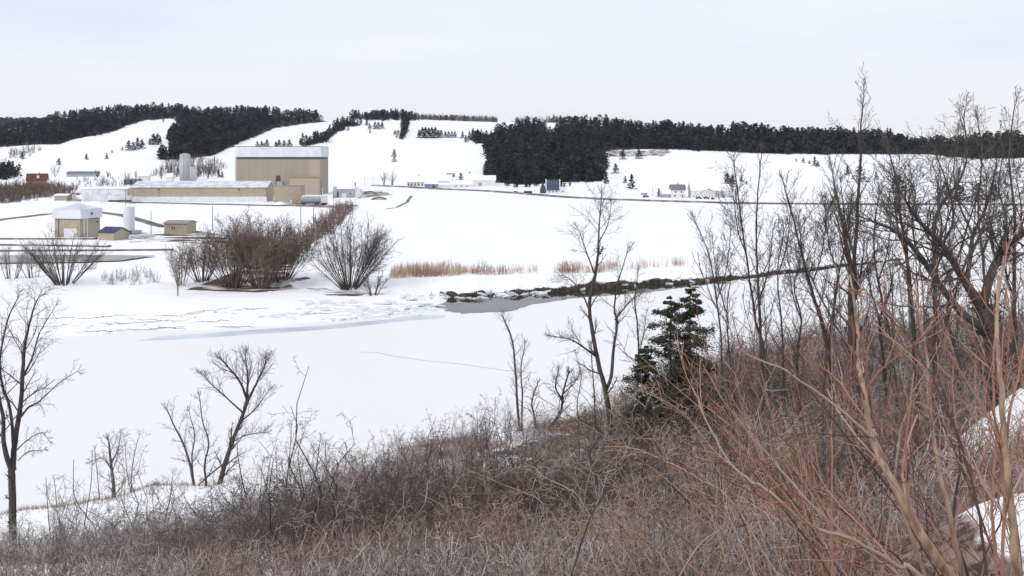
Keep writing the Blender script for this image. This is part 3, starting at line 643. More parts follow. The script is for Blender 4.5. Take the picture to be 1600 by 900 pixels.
for a in [
 (92,258,10,'small round conifer beside the bare trees near the orange house',2),
 (135,249.5,9,'left one of two small dark conifers alone on the left white slope',0),
 (167,248.5,8.5,'right one of two small dark conifers alone on the left white slope',0),
 (175,238.5,4.5,'tiniest conifer left of the dark cluster on the left slope',0),
 (191,235,5.5,'small conifer touching the left end of the dark cluster on left slope',0),
 (35,249,11,'single dark conifer among the grey brush at far left',0),
 (573,196,9,'upper left conifer of the three stepping down below the crest',0),
 (577.5,202,8,'middle conifer of the three stepping down below the crest',2),
 (578,208,5.5,'lowest smallest conifer of the three stepping down below the crest',0),
 (544,204,6,'small conifer at the tip of the slanting conifer strip',2),
 (617,211,7,'single small conifer just left of the hedge foot',2),
 (616,245,11,'taller conifer halfway down the open slope above its neighbour',0),
 (616,253,8,'bushy conifer halfway down the open slope under its neighbour',3),
 (720,281,10,'dark conifer behind the white roofs of the farm',2),
 (734,271,3.5,'tiny conifer on the slope above the long white barn',0),
 (723,216,10,'left conifer at the upper left corner of the central wood',0),
 (728,222,10,'lower conifer at the upper left corner of the central wood',0),
 (977,286,10,'smaller left conifer of two right of the central wood',0),
 (987,295.5,21,'tall spreading conifer standing alone right of the central wood',1),
 (947,287,16,'pointed conifer at the lower right corner of the central wood',1),
 (962,271,14,'conifer at the right tip of the central wood',2),
 (973,249,14,'wide dark conifer over the brown bank, left of two',2),
 (998,248,14,'wide dark conifer over the brown bank, right of two',2),
 (1029.5,307.5,12,'narrow dark conifer just left of the white house with slate roof',1),
 (1136,287,15,'left conifer of the pair behind the right end of the white barn',2),
 (1144,292,17,'right taller conifer of the pair behind the white barn',2),
 (1158,284,9,'small conifer on the slope right of the barn pair',1),
 (1166,288,4.5,'very small shrub like conifer right of the barn pair',2),
 (1255,254,7,'first dark conifer in the short slanting row under the skyline belt',2),
 (1265,256,5.5,'smallest conifer in the short slanting row under the skyline belt',2),
 (1273,259,13,'tallest conifer in the short slanting row under the skyline belt',1),
 (1278,261,9,'last conifer in the short slanting row under the skyline belt',0),
 (1324,274,13,'small conifer left of the round brown one on the right slope',0),
 (1369,281,12,'small conifer right of the round brown one on the right slope',0),
 (1499,275,13,'small conifer seen through the big crooked willow',0),
 (1584,262,10,'small conifer near the right edge under the skyline belt',0),
]: lone_conifer(*a[:4], kind=a[4])
lone_conifer(1344, 284, 23, 'round brownish conifer on the right slope behind a slender tree', 3, 'needle_brown')
lone_conifer(1404, 302, 26, 'broad brownish conifer left of the large willow', 3, 'needle_brown')
for a in ((1478,314,26),(1500,315,24),(1528,316,27),(1552,313,22)):
    lone_conifer(*a, 'broad brownish conifer in the clump behind the large willow', 3, 'needle_brown', 'brownish conifers behind the large willow')
for a in ((201,235,14,2),(208,235,12,2),(215,233,16,0),(222,232,13,2),(234,226,9,0),(240,226.5,16,2),(246,225,15,2),(250,223,10,0)):
    lone_conifer(*a[:3], 'dark conifer in the ragged cluster high on the left white slope', a[3], group='cluster of conifers on the left white slope')
for a in ((402,231,9),(409,231,10),(417,231,12),(431,231,9),(436,231,12),(444,231,11),(452,231,12)):
    lone_conifer(*a, 'dark conifer showing just above the flat roof of the tall hall', 2, group='conifers above the hall roof')
for px in (655,660,665,670,675,680,685,689): lone_conifer(px, 216-abs(px-672)*.06, 15 if 657 < px < 683 else 11, 'dark conifer in the oval clump right of the hedge', 2, group='oval conifer clump right of the hedge')
for px in (696,701,706,711): lone_conifer(px, 215, 9, 'dark conifer in the small clump right of the oval clump', 2, group='small conifer clump right of the oval clump')
for px, py in ((586,201.5),(591,202),(597,201.5)): lone_conifer(px, py, 10, 'dark conifer of the tight trio below the crest', 2, group='tight conifer trio below the crest')
for px, py in ((370,252),(342,277),(347,277.5)): lone_conifer(px, py, 9, 'small dark conifer beside the left wall of the tall hall', 1, group='small conifers left of the tall hall')
for px, py, h in ((793,291,15),(806,293,13),(824,293,18),(838,291,16),(866,292,22),(878,292,20),(858,291,14)):
    lone_conifer(px, py, h, 'tall dark conifer standing close behind the navy roofed house', 1, group='conifers behind the navy roofed house')

# ------------------------------------------------------------------ buildings
def front_frame(px, py, rot=0):
    p_ = P(px, py); return p_, p_[1]/F
def gable(name, label, cat, px, py, wpx, hw, hr, dep, wall, roof, rot=0, wins=(), doors=(), over=.5, axis='x', group=None, roofthick=.3, trim=None, chim=None, side_wins=(), root=None, off=(0,0)):
    """house with its eaves wall (axis x) or gable wall (axis y) to the viewer; sizes in photo pixels, depth in metres"""
    if root is None:
        p_ = P(px, py); root = empty(name, p_, rot, label, cat, group); k = p_[1]/F; root['k'] = 0; ox = oy = 0
        root.location[2] -= .1
    else: k = P(px, py)[1]/F; ox, oy = off
    w_, h_, r_ = wpx*k, hw*k, hr*k; x0, x1, y0, y1 = ox-w_/2, ox+w_/2, oy, oy+dep
    mb = MB()
    if axis == 'x':
        ym = (y0+y1)/2
        mb.add([(x0,y0,-.5),(x1,y0,-.5),(x1,y1,-.5),(x0,y1,-.5),(x0,y0,h_),(x1,y0,h_),(x1,y1,h_),(x0,y1,h_),(x0,ym,h_+r_),(x1,ym,h_+r_)],
               [(0,1,5,4),(2,3,7,6),(1,2,6,9,5),(3,0,4,8,7),(4,5,9,8),(6,7,8,9),(0,3,2,1)])
    else:
        xm = (x0+x1)/2
        mb.add([(x0,y0,-.5),(x1,y0,-.5),(x1,y1,-.5),(x0,y1,-.5),(x0,y0,h_),(x1,y0,h_),(x1,y1,h_),(x0,y1,h_),(xm,y0,h_+r_),(xm,y1,h_+r_)],
               [(1,2,6,5),(3,0,4,7),(0,1,5,8,4),(2,3,7,9,6),(4,8,9,7),(5,6,9,8),(0,3,2,1)])
    mb.build('wall', wall, root)
    rb = MB(); t_ = roofthick; e = .06
    def slab(a, b_, c, d_):
        lo = [np.array(v)+np.array([0, 0, e]) for v in (a, b_, c, d_)]; hi = [v+np.array([0, 0, t_]) for v in lo]
        rb.add(lo+hi, [(3,2,1,0),(4,5,6,7),(0,1,5,4),(1,2,6,5),(2,3,7,6),(3,0,4,7)])
    if axis == 'x':
        sl = r_/(dep/2)*over
        slab((x0-over,y0-over,h_-sl),(x1+over,y0-over,h_-sl),(x1+over,ym,h_+r_),(x0-over,ym,h_+r_))
        slab((x0-over,ym,h_+r_+.004),(x1+over,ym,h_+r_+.004),(x1+over,y1+over,h_-sl),(x0-over,y1+over,h_-sl))
    else:
        sl = r_/(w_/2)*over
        slab((x0-over,y0-over,h_-sl),(xm,y0-over,h_+r_),(xm,y1+over,h_+r_),(x0-over,y1+over,h_-sl))
        slab((xm,y0-over,h_+r_+.004),(x1+over,y0-over,h_-sl),(x1+over,y1+over,h_-sl),(xm,y1+over,h_+r_+.004))
    rf = rb.build('roof', roof, root)
    if chim: MB().box(ox+chim*w_-.4, ox+chim*w_+.4, oy+dep/2-.4, oy+dep/2+.4, h_+r_*.7, h_+r_+1.2).build('chimney', M['concrete'], rf)
    for (fx, fz, fw, fh) in wins:
        cx, cz = x0+fx*w_, fz*h_; a, b_ = fw*w_/2, fh*h_/2
        wf = MB().box(cx-a, cx+a, oy-.08, oy+.02, cz-b_, cz+b_).build('window', trim or M['whitew'], root)
        MB().box(cx-a*.8, cx+a*.8, oy-.12, oy-.075, cz-b_*.8, cz+b_*.8).build('pane', M['winm'], wf)
    for (fx, fw, fh, dm) in doors:
        cx = x0+fx*w_; a = fw*w_/2
        MB().box(cx-a, cx+a, oy-.09, oy+.02, 0, fh*h_).build('door', dm, root)
    return root, k, w_, h_, r_

# tall hall with the white parapet band
p_ = P(435, 304.5); k = p_[1]/F; hall = empty('industrial_hall', p_, R(2), 'tall windowless beige hall with white band around its flat top', 'hall')
Wd = 131*k; Hh = 75*k; Dp = 42; x0, x1 = -Wd/2, Wd/2
MB().box(x0, x1, 0, Dp, -1, Hh*.745).build('wall', M['beige'], hall)
MB().box(x0-.3, x1+.3, -.5, Dp+.3, Hh*.79, Hh*1.0).build('parapet', M['whitem'], hall)
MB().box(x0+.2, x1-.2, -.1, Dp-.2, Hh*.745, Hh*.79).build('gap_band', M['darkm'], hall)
MB().box(x0-.2, x1+.2, -.4, Dp+.2, Hh*1.001, Hh*1.012).build('coping', M['darkm'], hall)
MB().box(x1-14*k*4.9, x1-.4, -.25, -.02, Hh*.28, Hh*.73).build('pale_panel', M['panel'], hall) if False else MB().box(x1-18*k, x1-.3, -.22, -.02, Hh*.36, Hh*.74).build('pale_panel', M['panel'], hall)
MB().box(x1-48*k, x1-.2, -3.5, -.24, 0, Hh*.345).build('lean_to', M['panel'], hall)
MB().box(x0-3*k, x0-.02, 2, 8, 0, Hh*.80).build('corner_duct', M['whitem'], hall)
wn = MB().box(-4*k, 3*k, -.3, .02, 15*k, 30*k).build('louvre', M['darkm'], hall)
MB().box(-2*k, 7*k, -2.5, -.32, 13*k, 21*k).build('vent_unit', M['greym'], hall)
sp_ = MB()
for i in range(1, 22): sp_.box(x0+Wd*i/22-.06, x0+Wd*i/22+.06, -.06, -.01, Hh*.02, Hh*.74)
MB().box(x1-9*k, x1-5*k, -3.62, -3.51, 0, 9*k).build('door', M['greym'], hall); MB().box(x1+.02, x1+.15, 8, 12, 0, 11*k).build('door', M['whitew'], hall)
for x_ in (.2, .62): MB().cyl(x0+Wd*x_, 12, Hh*1.01, Hh*1.05, .9, 12).build('roof_vent', M['greym'], hall)
sp_.build('cladding_joints', M['beige2'], hall)
# long low warehouse
wh, k, w_, h_, r_ = gable('warehouse', 'long low beige warehouse with shallow pale metal roof', 'warehouse', 312, 316, 208, 23.5, 8, 22, M['beige2'], M['roofm'], R(1.0), over=.7, roofthick=.5)
MB().box(-w_/2-.15, w_/2+.15, -.25, -.01, -.5, 9*k).build('plinth', M['whitew'], wh)
for f_ in (-.5, -.3, 0, .3, .497): MB().box(f_*w_-.12+(.2 if f_==-.5 else 0), f_*w_+.12, -.2, -.01, 9*k+.01, h_-.25).build('downpipe', M['brownr'], wh)
for f_ in (-.3, .3): MB().box(f_*w_-1, f_*w_-.2, -.22, -.01, h_*.8, h_*.88).build('vent', M['darkm'], wh)
p_ = P(446, 318); k = p_[1]/F; an = empty('annex', p_, R(1), 'plain beige annex between the warehouse and the tall hall', 'annex')
MB().box(-18*k, 24*k, .5, 14, -.5, 27*k).build('wall', M['beige2'], an); MB().box(-18.4*k, 24.4*k, .3, 14.2, 27*k, 28*k).build('roof', M['brownr'], an)
MB().box(-1*k, 6*k, .38, .52, 0, 6*k).build('door', M['greym'], an); MB().box(7*k, 10*k, .38, .52, 0, 5*k).build('vent_box', M['whitew'], an)
# silos
p_ = P(289, 282); k = p_[1]/F
so = empty('silo', p_, 0, 'tallest broad steel silo behind the long warehouse', 'silo'); MB().cyl(0, 0, -.5, 41*k, 8*k, 28).build('shell', M['silo'], so, True); MB().cyl(0, 0, 41*k, 42.6*k, 8*k, 28, 2*k).build('roof', M['greym'], so)
lb = MB(); lb.box(-.3, -.15, -8.3*k, -8.1*k, 1, 41*k); lb.box(.15, .3, -8.3*k, -8.1*k, 1, 41*k); lb.build('ladder', M['greym'], so)
for i, dx in enumerate((9.6, 12.6, 15.4)):
    q_ = P(289+dx+1.5, 283); so2 = empty('silo', q_, 0, ('slim steel silo touching the tallest silo', 'middle one of three slim steel silos', 'slim steel silo at the right end of the row')[i], 'silo')
    MB().cyl(0, -2, -.5, (22.5-i*.7)*k, 1.9*k, 18).build('shell', M['silo'], so2, True); MB().cyl(0, -2, (22.5-i*.7)*k, (23.6-i*.7)*k, 1.9*k, 18, .4*k).build('roof', M['greym'], so2)
# pale sheds left of the warehouse
gable('shed', 'wide pale metal shed left of the long warehouse', 'shed', 163, 315, 72, 20, 2.5, 16, M['roofm'], M['roofsnow'], 0, wins=(), doors=((.8,.10,.5,M['greym']),(.93,.05,.6,M['whitew'])))
gable('shed', 'low snow covered shed with grey front left of the pale shed', 'shed', 95, 313.5, 20, 8, 2, 8, M['panel'], M['roofsnow'])
gable('shed', 'small white outbuilding above the left end of the warehouse roof', 'shed', 224, 286, 14, 11, 2, 8, M['whitew'], M['roofsnow'])
gable('shed', 'small domed white hut beside the silos', 'shed', 264, 284, 9, 8, 5, 6, M['whitew'], M['roofsnow'])
gable('bungalow', 'dark blue bungalow with snowy roof between the sheds', 'house', 205, 288.5, 23, 7, 2, 8, M['bluer'], M['slate'], wins=((.3,.6,.15,.4),(.7,.6,.15,.4)))
gable('shed', 'long low grey blue shed with pale roof on the left slope', 'shed', 127, 276, 46, 5, 3, 10, M['greym'], M['slate'])
gable('farmhouse', 'orange brick house with maroon roof and round dormer at far left', 'house', 57, 290.5, 30, 9, 10, 10, M['orangew'], M['redr'], R(14), wins=((.55,.65,.1,.25),(.75,.65,.1,.25),(.9,.65,.1,.25),(.6,.25,.1,.25)), chim=.1)
gable('shed', 'little white hut on the far left edge below the brush', 'shed', 2, 256, 10, 8, 2, 6, M['whitew'], M['roofsnow'])
def trailer(px, py, wpx, hpx, label, tank=False, wm='whitew'):
    p_ = P(px, py); k = p_[1]/F; o = empty('trailer', p_, 0, label, 'trailer'); w_ = wpx*k; h_ = hpx*k
    if tank:
        mb = MB(); n = 18
        vs = [(x, 1.3+1.25*math.cos(6.2832*i/n), .95+h_*.42+h_*.42*math.sin(6.2832*i/n)) for x in (-w_/2, w_/2) for i in range(n)]
        mb.add(vs, [(i,(i+1)%n,n+(i+1)%n,n+i) for i in range(n)]+[tuple(range(n)), tuple(range(n,2*n))[::-1]]); mb.build('tank', M[wm], o)
        MB().box(-w_/2+.5, w_/2-.5, .7, 1.9, .95+h_*.8, .95+h_*.93).build('snow_cap', M['roofsnow'], o)
    else:
        MB().box(-w_/2, w_/2, 0, 2.5, 1.1, h_).build('body', M[wm], o); MB().box(-w_/2-.05, w_/2+.05, -.05, 2.55, h_, h_+.2).build('snow_cap', M['roofsnow'], o)
    MB().box(-w_/2+.2, w_/2-.2, .4, 2.1, .75, 1.1).build('chassis', M['darkm'], o)
    for x in (-w_/2+1.2, -w_/2+2.4, w_/2-2.6, w_/2-1.4):
        wv = MB(); n = 12; vs = [(x+.5*math.cos(6.2832*i/n), yy, .5+.5*math.sin(6.2832*i/n)) for yy in (.15, .5) for i in range(n)]
        wv.add(vs, [(i,(i+1)%n,n+(i+1)%n,n+i) for i in range(n)]+[tuple(range(n)), tuple(range(n,2*n))[::-1]]); wv.build('wheel', M['rubber'], o)
    return o
p_ = P(57, 290.5); k = p_[1]/F; oh = [o for o in COL.objects if o.name.startswith('farmhouse') and 'orange' in o.get('label', '')][0]
MB().cyl(2*k, 1.5, 12*k, 16.5*k, 2.2*k, 12).build('dormer', M['whitew'], oh)
MB().box(15.05*k, 15.4*k, .3, 9.7, 0, 9*k).build('side_cladding', M['whitew'], oh)
trailer(187, 315.5, 38, 9, 'long white box trailer parked in front of the pale shed')
trailer(114, 305, 24, 5.5, 'white tank trailer left of the pale shed', True)
trailer(485, 320, 30, 13, 'grey tank trailer with snow cap parked by the annex', True, 'greym')
trailer(506, 320, 9, 14, 'small white box body parked at the foot of the tall hall')
# plant equipment right of the hall
gable('plant_building', 'low grey plant building right of the tall hall', 'building', 538, 309, 32, 14, 3, 14, M['greym'], M['roofsnow'], doors=((.15,.14,.7,M['darkm']),(.5,.2,.5,M['whitew'])), wins=((.8,.5,.12,.3),))
gable('plant_building', 'white gabled plant building at the right end of the works', 'building', 557, 309, 12, 13, 4, 10, M['whitew'], M['roofsnow'], axis='y')
p_ = P(523, 309.5); k = p_[1]/F; tk = empty('tank', p_, 0, 'pale upright tank tight against the hall right wall', 'tank'); MB().cyl(0, 0, -.3, 17*k, 3.2*k, 18).build('shell', M['silo'], tk, True); MB().cyl(0, 0, 17*k, 18.5*k, 3.2*k, 18, .5*k).build('lid', M['greym'], tk)
p_ = P(553, 309); fl = empty('chimney_stack', p_, 0, 'thin dark flue rising behind the plant buildings', 'flue'); MB().cyl(0, 6, -.3, 23*k, 1.0*k, 10, .8*k).build('pipe', M['darkm'], fl); MB().cyl(0, 6, 23*k, 24*k, 1.5*k, 10).build('cap', M['darkm'], fl)

# square pump house seen on its corner
p_ = P(112, 373); k = p_[1]/F; oc = empty('pump_house', p_+np.array([0, 5, 0]), R(-61.6), 'beige pump house seen on its corner with deep white fascia and low pyramid roof', 'pump house')
def sq(r0_, z0, r1_, z1): return MB().cyl(0, 0, z0, z1, r0_, 4, r1_)
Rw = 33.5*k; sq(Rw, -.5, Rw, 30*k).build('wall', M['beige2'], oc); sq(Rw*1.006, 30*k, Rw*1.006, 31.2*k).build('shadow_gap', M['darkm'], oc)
sq(37*k, 31.2*k, 37*k, 46*k).build('fascia', M['whitem'], oc); sq(37.6*k, 46*k, 5*k, 54*k).build('roof', M['roofm'], oc); sq(5*k, 54*k, 4*k, 55*k).build('roof_cap', M['whitem'], oc)
def face_part(name, a_deg, off, half, z0, z1, m, r_=None, t_=.15, parent=None):
    a = R(a_deg)-oc.rotation_euler[2]; ap = (r_ or Rw)*math.cos(math.pi/4)
    n = np.array([math.cos(a), math.sin(a)]); tt = np.array([-n[1], n[0]]); mb = MB(); vs = []
    for z_ in (z0, z1):
        for s_, q_ in ((off-half, ap-.05), (off+half, ap-.05), (off+half, ap+t_), (off-half, ap+t_)): vs.append((*(n*q_+tt*s_), z_))
    mb.add(vs, [(3,2,1,0),(4,5,6,7),(0,1,5,4),(1,2,6,5),(2,3,7,6),(3,0,4,7)]); return mb.build(name, m, parent or oc)
face_part('roller_door', -106.6, 6*k, 12*k, 0, 16*k, M['whitew']); face_part('conduit', -106.6, -16*k, .4*k, 0, 30*k, M['darkm'])
for o_ in (-16*k, -9*k): face_part('downpipe', -16.6, o_, .9*k, 0, 31*k, M['whitew'], t_=.4)
fw = face_part('small_window', -16.6, 0, 2.2*k, 36*k, 41*k, M['greym'], 37*k); face_part('pane', -16.6, 0, 1.7*k, 36.6*k, 40.4*k, M['winm'], 37*k, .2, fw)
face_part('lamp', -16.6, 16*k, .8*k, 24*k, 26*k, M['darkm'], t_=.5)
# blue roofed shed, white tank, sanded shed
gable('shed', 'small beige shed with navy roof right of the octagonal pump house', 'shed', 166, 375.5, 30, 12.5, 7, 7, M['beige2'], M['navy'], R(-22), over=.35, roofthick=.22)
p_ = P(197, 366); k = p_[1]/F; tw_ = empty('storage_tank', p_, 0, 'upright white cylindrical tank with dark plinth', 'tank')
MB().cyl(0, 3, 0, 5*k, 8.3*k, 28).build('plinth', M['concrete'], tw_); MB().cyl(0, 3, 5*k, 42*k, 8.6*k, 32).build('shell', M['whitem'], tw_, False); MB().cyl(0, 3, 42*k, 43*k, 8.7*k, 32, 7*k).build('lid', M['whitew'], tw_)
MB().box(9*k, 20*k, 0, 3, 0, 6*k).build('valve_box', M['greym'], tw_)
sh_, k, w_, h_, r_ = gable('shed', 'beige shed with thin grey roof and two small dark windows', 'shed', 274, 366, 37, 17, 3.5, 8, M['beige2'], M['brownr'], R(-8), wins=((.36,.58,.055,.22),(.46,.58,.055,.22)), over=.5, roofthick=.2, trim=M['darkm'])

# farm at the foot of the open slope
gable('farmhouse', 'white farmhouse with snowy roof and dark porch openings', 'house', 651, 292.5, 31, 9, 9, 9, M['whitew'], M['roofsnow'], wins=((.1,.5,.09,.45),(.25,.5,.09,.45),(.42,.5,.09,.45),(.6,.5,.09,.45),(.78,.5,.09,.45),(.92,.5,.08,.45)), chim=.1)
gable('barn', 'pale barn with long thin roof line at the top of the farm', 'barn', 660, 282, 45, 7, 4, 12, M['brownr'], M['roofsnow'])
gable('barn', 'wide white barn under a tall snowy roof behind the blue shed', 'barn', 685, 292.4, 40, 10, 9, 14, M['whitew'], M['roofsnow'], wins=((.3,.5,.08,.3),(.5,.5,.08,.3)), doors=((.75,.12,.55,M['darkm']),))
gable('lean_shed', 'snow roofed shed in front of the blue barn', 'shed', 695, 295, 18, 6, 2.5, 6, M['whitew'], M['roofsnow'])
gable('barn', 'low white shed with three dark windows beside the blue barn', 'barn', 721, 293.5, 34, 5.5, 5, 10, M['whitew'], M['roofsnow'], wins=((.25,.5,.06,.4),(.5,.5,.06,.4),(.75,.5,.06,.4)))
gable('barn', 'long white barn with snowy roof at the right end of the farm', 'barn', 750, 291, 48, 9.5, 7, 14, M['whitew'], M['roofsnow'], doors=((.5,.12,.6,M['greym']),))
gable('shed', 'small brown roofed shed peeping over the farm roofs', 'shed', 704, 277, 12, 3, 3, 6, M['brownr'], M['brownr'])
gable('shed', 'small blue walled shed with dark door between farmhouse and white barn', 'shed', 674, 293.8, 20, 7, 5, 6, M['bluew'], M['roofsnow'], doors=((.7,.2,.6,M['darkm']),))
# navy roofed house
hs, k, w_, h_, r_ = gable('house', 'steep navy roofed house with white trim before the conifer wood', 'house', 864, 302, 22, 5.5, 15, 9, M['whitem'], M['bluer'], wins=((.25,.5,.12,.5),(.5,.5,.12,.5),(.75,.5,.12,.5)), over=.3)
gable('', '', '', 864, 302, 9, 5.5, 12, 6, M['darkm'], M['bluer'], axis='y', over=.2, root=hs, off=(-15.5*k, -.5))
gable('', '', '', 864, 302, 9, 6, 5, 6, M['whitem'], M['whitew'], axis='y', over=.2, root=hs, off=(15*k, -1.5), wins=((.5,.55,.3,.4),))
for x in (-10.6, 10.9): MB().bar((x*k, -.6, h_), (x*k, 4.4, h_+r_+.6), .35).build('gable_trim', M['whitew'], hs)
gable('garage', 'snow covered rounded garage left of the navy roofed house', 'garage', 825, 303, 13, 5, 4, 7, M['darkm'], M['roofsnow'], over=.4, roofthick=.6)
# white house and barn right
hs, k, w_, h_, r_ = gable('house', 'two storey white house with slate roof beside the road', 'house', 1060, 309, 22, 13, 7, 9, M['whitew'], M['slate'], wins=((.3,.72,.13,.22),(.72,.72,.13,.22),(.25,.25,.12,.25),(.78,.25,.12,.25)), doors=((.5,.3,.45,M['darkm']),), chim=.05)
gable('', '', '', 1060, 309, 14, 6, 6, 8, M['greym'], M['roofsnow'], over=.3, root=hs, off=(-18*k, .8))
gable('', '', '', 1060, 309, 9, 5, 2, 3, M['whitew'], M['roofsnow'], axis='y', over=.3, root=hs, off=(0, -3))
wl = [(x, .62, .022, .16) for x in (.15,.33,.52,.70,.86)]+[(x, .24, .028, .2) for x in (.08,.18,.28,.38,.48,.62,.72,.82,.92)]
bn, k, w_, h_, r_ = gable('barn', 'big white barn with two rows of small windows beside the road', 'barn', 1103, 309, 46, 12, 11.5, 13, M['whitew'], M['roofsnow'], wins=wl, over=.5)
gable('', '', '', 1103, 309, 15, 11, 9, 13, M['whitew'], M['roofsnow'], over=.4, root=bn, off=(30.8*k, 1), doors=((.3,.3,.5,M['greym']),))
MB().box(-w_/2-2*k, -w_/2-.02, 3, 6, -.3, h_*1.6).build('lean_post', M['greym'], bn)
gable('shed', 'small flat snowy shelter left of the narrow conifer', 'shed', 1007, 305, 9, 4, 1.5, 4, M['greym'], M['roofsnow'])
def car(px, py, label, rot=0, m='carp', s_=1.0):
    p_ = P(px, py); o = empty('parked_car', p_, rot, label, 'car'); mb = MB()
    prof = [(-2.1,.35),(2.1,.35),(2.15,.8),(1.2,.95),(.7,1.42),(-1.2,1.45),(-1.9,1.0),(-2.15,.9)]; n = len(prof)
    mb.add([(x, y_, z_) for y_ in (-.85, .85) for x, z_ in prof], [tuple(range(n)), tuple(range(2*n-1, n-1, -1))]+[(i, n+i, n+(i+1)%n, (i+1)%n) for i in range(n)]); mb.build('body', M[m], o)
    for x in (-1.35, 1.35):
        for y_ in (-.88, .7):
            wv = MB(); vs = [(x+.34*math.cos(.5236*i), yy, .34+.34*math.sin(.5236*i)) for yy in (y_, y_+.18) for i in range(12)]
            wv.add(vs, [(i,(i+1)%12,12+(i+1)%12,12+i) for i in range(12)]+[tuple(range(12)), tuple(range(12,24))[::-1]]); wv.build('wheel', M['rubber'], o)
    MB().box(-1.1, .75, -.87, -.855, 1.0, 1.33).build('side_window', M['winm'], o)
    return o
car(806, 301.5, 'dark car parked at the roadside left of the snowy garage')
car(1009, 308.5, 'dark car parked by the small shelter near the road', .4)
car(1092, 311, 'dark car parked before the big white barn, nearer the house')
car(1104, 311, 'brownish car parked before the big white barn, further from the house', 0, 'redr')
car(1114, 312, 'small dark car at the roadside right of the brownish car', 1.2)
# brush beside the barn
for i, (px, py) in enumerate(((1123, 310), (1130, 309), (1119, 309))):
    vase_thing('bare_tree', 'small bare tree against the right end of the white barn', 'tree', P(px, py), 7, 6.5, 2.2, 300+i, nch=(7, 3), maxlev=2, rmin=.03, group='bare trees at the barn end', mc='far_twig')
# far bare trees
for i, (px, py, h, sp_, lb) in enumerate([
 (152,277,15,1,'dark round bare tree behind the long grey blue shed'), (86,276,22,1,'tall pale bare tree right of the orange house'),
 (168,277,12,.8,'thin bare tree right of the long grey blue shed'), (160,288,14,.8,'bare tree in front of the long grey blue shed'),
 (199,283,16,.8,'left bare tree above the dark blue bungalow'), (213,281,15,.8,'right bare tree above the dark blue bungalow'),
 (255,192,9,1,'grey bare tree high on the left slope at the edge of the wood'), (308,279,22,1,'bare tree right of the slim silos, left one'),
 (325,279,20,1.1,'bare tree right of the slim silos, right one'), (252,279,18,1,'bare tree left of the tallest silo'), (270,279,22,1,'broad bare tree directly left of the silos'),
 (600,289,22,1,'left bare tree of the pair beside the white farmhouse'), (613,289,23,1,'right bare tree of the pair beside the white farmhouse'),
 (890,291,9,1,'small bare tree right of the navy roofed house'), (1244,253,6,.8,'tiny bare tree at the top of the slanting conifer row'), (30,296,20,1,'bare tree in the brown brush below the orange house'),
 (118,297,16,1,'bare tree before the pale shed roof'), (64,300,16,1,'pale bare tree in the brown brush right of the orange house')]):
    p_ = P(px, py); h_ = h*p_[1]/F
    vase_thing('bare_tree', lb, 'tree', p_, 8, h_, h_*.42*sp_, 330+i, nch=(9, 6), maxlev=2, rmin=.06, r0=.2, base_w=.3, mc='far_twig' if i != 0 else 'twig_dark')
# ploughed snow heaps round the works
for i, (px, py, w_, h_) in enumerate(((437,320,24,5),(520,320,16,5),(578,303,22,5),(592,312,26,5),(606,300,18,4),(150,318,26,4),(98,318,18,4),(212,377,34,4),(250,371,20,3))):
    p_ = P(px, py); k = p_[1]/F; mb = MB(); n, m_ = 18, 5; rr_ = np.random.default_rng(i+40); vs = []
    for r_ in range(m_):
        for j in range(n):
            a = 6.2832*j/n; q_ = math.cos(r_/m_*1.5708); vs.append((math.cos(a)*w_/2*k*q_*rr_.uniform(.85, 1.12), math.sin(a)*w_/4*k*q_*rr_.uniform(.85, 1.12), h_*k*math.sin(r_/m_*1.5708)*rr_.uniform(.8, 1.1)-.2))
    vs.append((0, 0, h_*k*.95)); mb.add(vs, [(r_*n+j, r_*n+(j+1)%n, (r_+1)*n+(j+1)%n, (r_+1)*n+j) for r_ in range(m_-1) for j in range(n)]+[((m_-1)*n+j, (m_-1)*n+(j+1)%n, n*m_) for j in range(n)])
    o = mb.build('snow_heap', M['gravel'] if i in (2, 3) else M['roofsnow'], None, True); o.location = p_
    tag(o, ['ploughed snow heap at the foot of the annex','ploughed snow heap below the plant buildings','dirty snow heap right of the plant buildings, upper one','dirty snow heap right of the plant buildings, lower one','small snow heap nearest the road end','snow heap before the white box trailer','snow heap left of the white box trailer','long snow heap right of the navy roofed shed','small snow heap before the beige shed'][i], 'snow heap')
# utility poles
def pole(px, py, hpx, label, cross=False, lamp=False, r_=.16, group=None):
    p_ = P(px, py); k = p_[1]/F; o = empty('utility_pole', p_, 0, label, 'pole', group); h = hpx*k
    MB().cyl(0, 0, -.5, h, r_, 8, r_*.7).build('pole', M['pole'], o)
    if cross: MB().box(-1.2, 1.2, -.1, .1, h*.9, h*.9+.18).build('crossarm', M['pole'], o)
    if lamp: MB().box(-.15, 1.6, -.1, .1, h-.1, h+.12).build('lamp_arm', M['greym'], o)
    return o
for a in [(196,322,25,'slim pole rising behind the white tank',False,True),(236,366,36,'thin pole between the white tank and the beige shed'),(332,360,38,'thin dark pole standing on the snow before the warehouse'),
          (470,356,34,'left thin pole behind the big russet willow'),(490,354,32,'right thin pole behind the big russet willow'),(502,314,31,'dark pole with crossarm at the corner of the tall hall',True),
          (521,320,22,'thin pole near the plant building',True),(570,290,13,'left utility pole of the two near the creek top',True),(583,290,13,'right utility pole of the two near the creek top',True),
          (1020,307,16,'thin pole left of the narrow conifer'),(133,330,10,'short dark post by the pump house roof')]:
    pole(*a[:4], *(a[4:]))

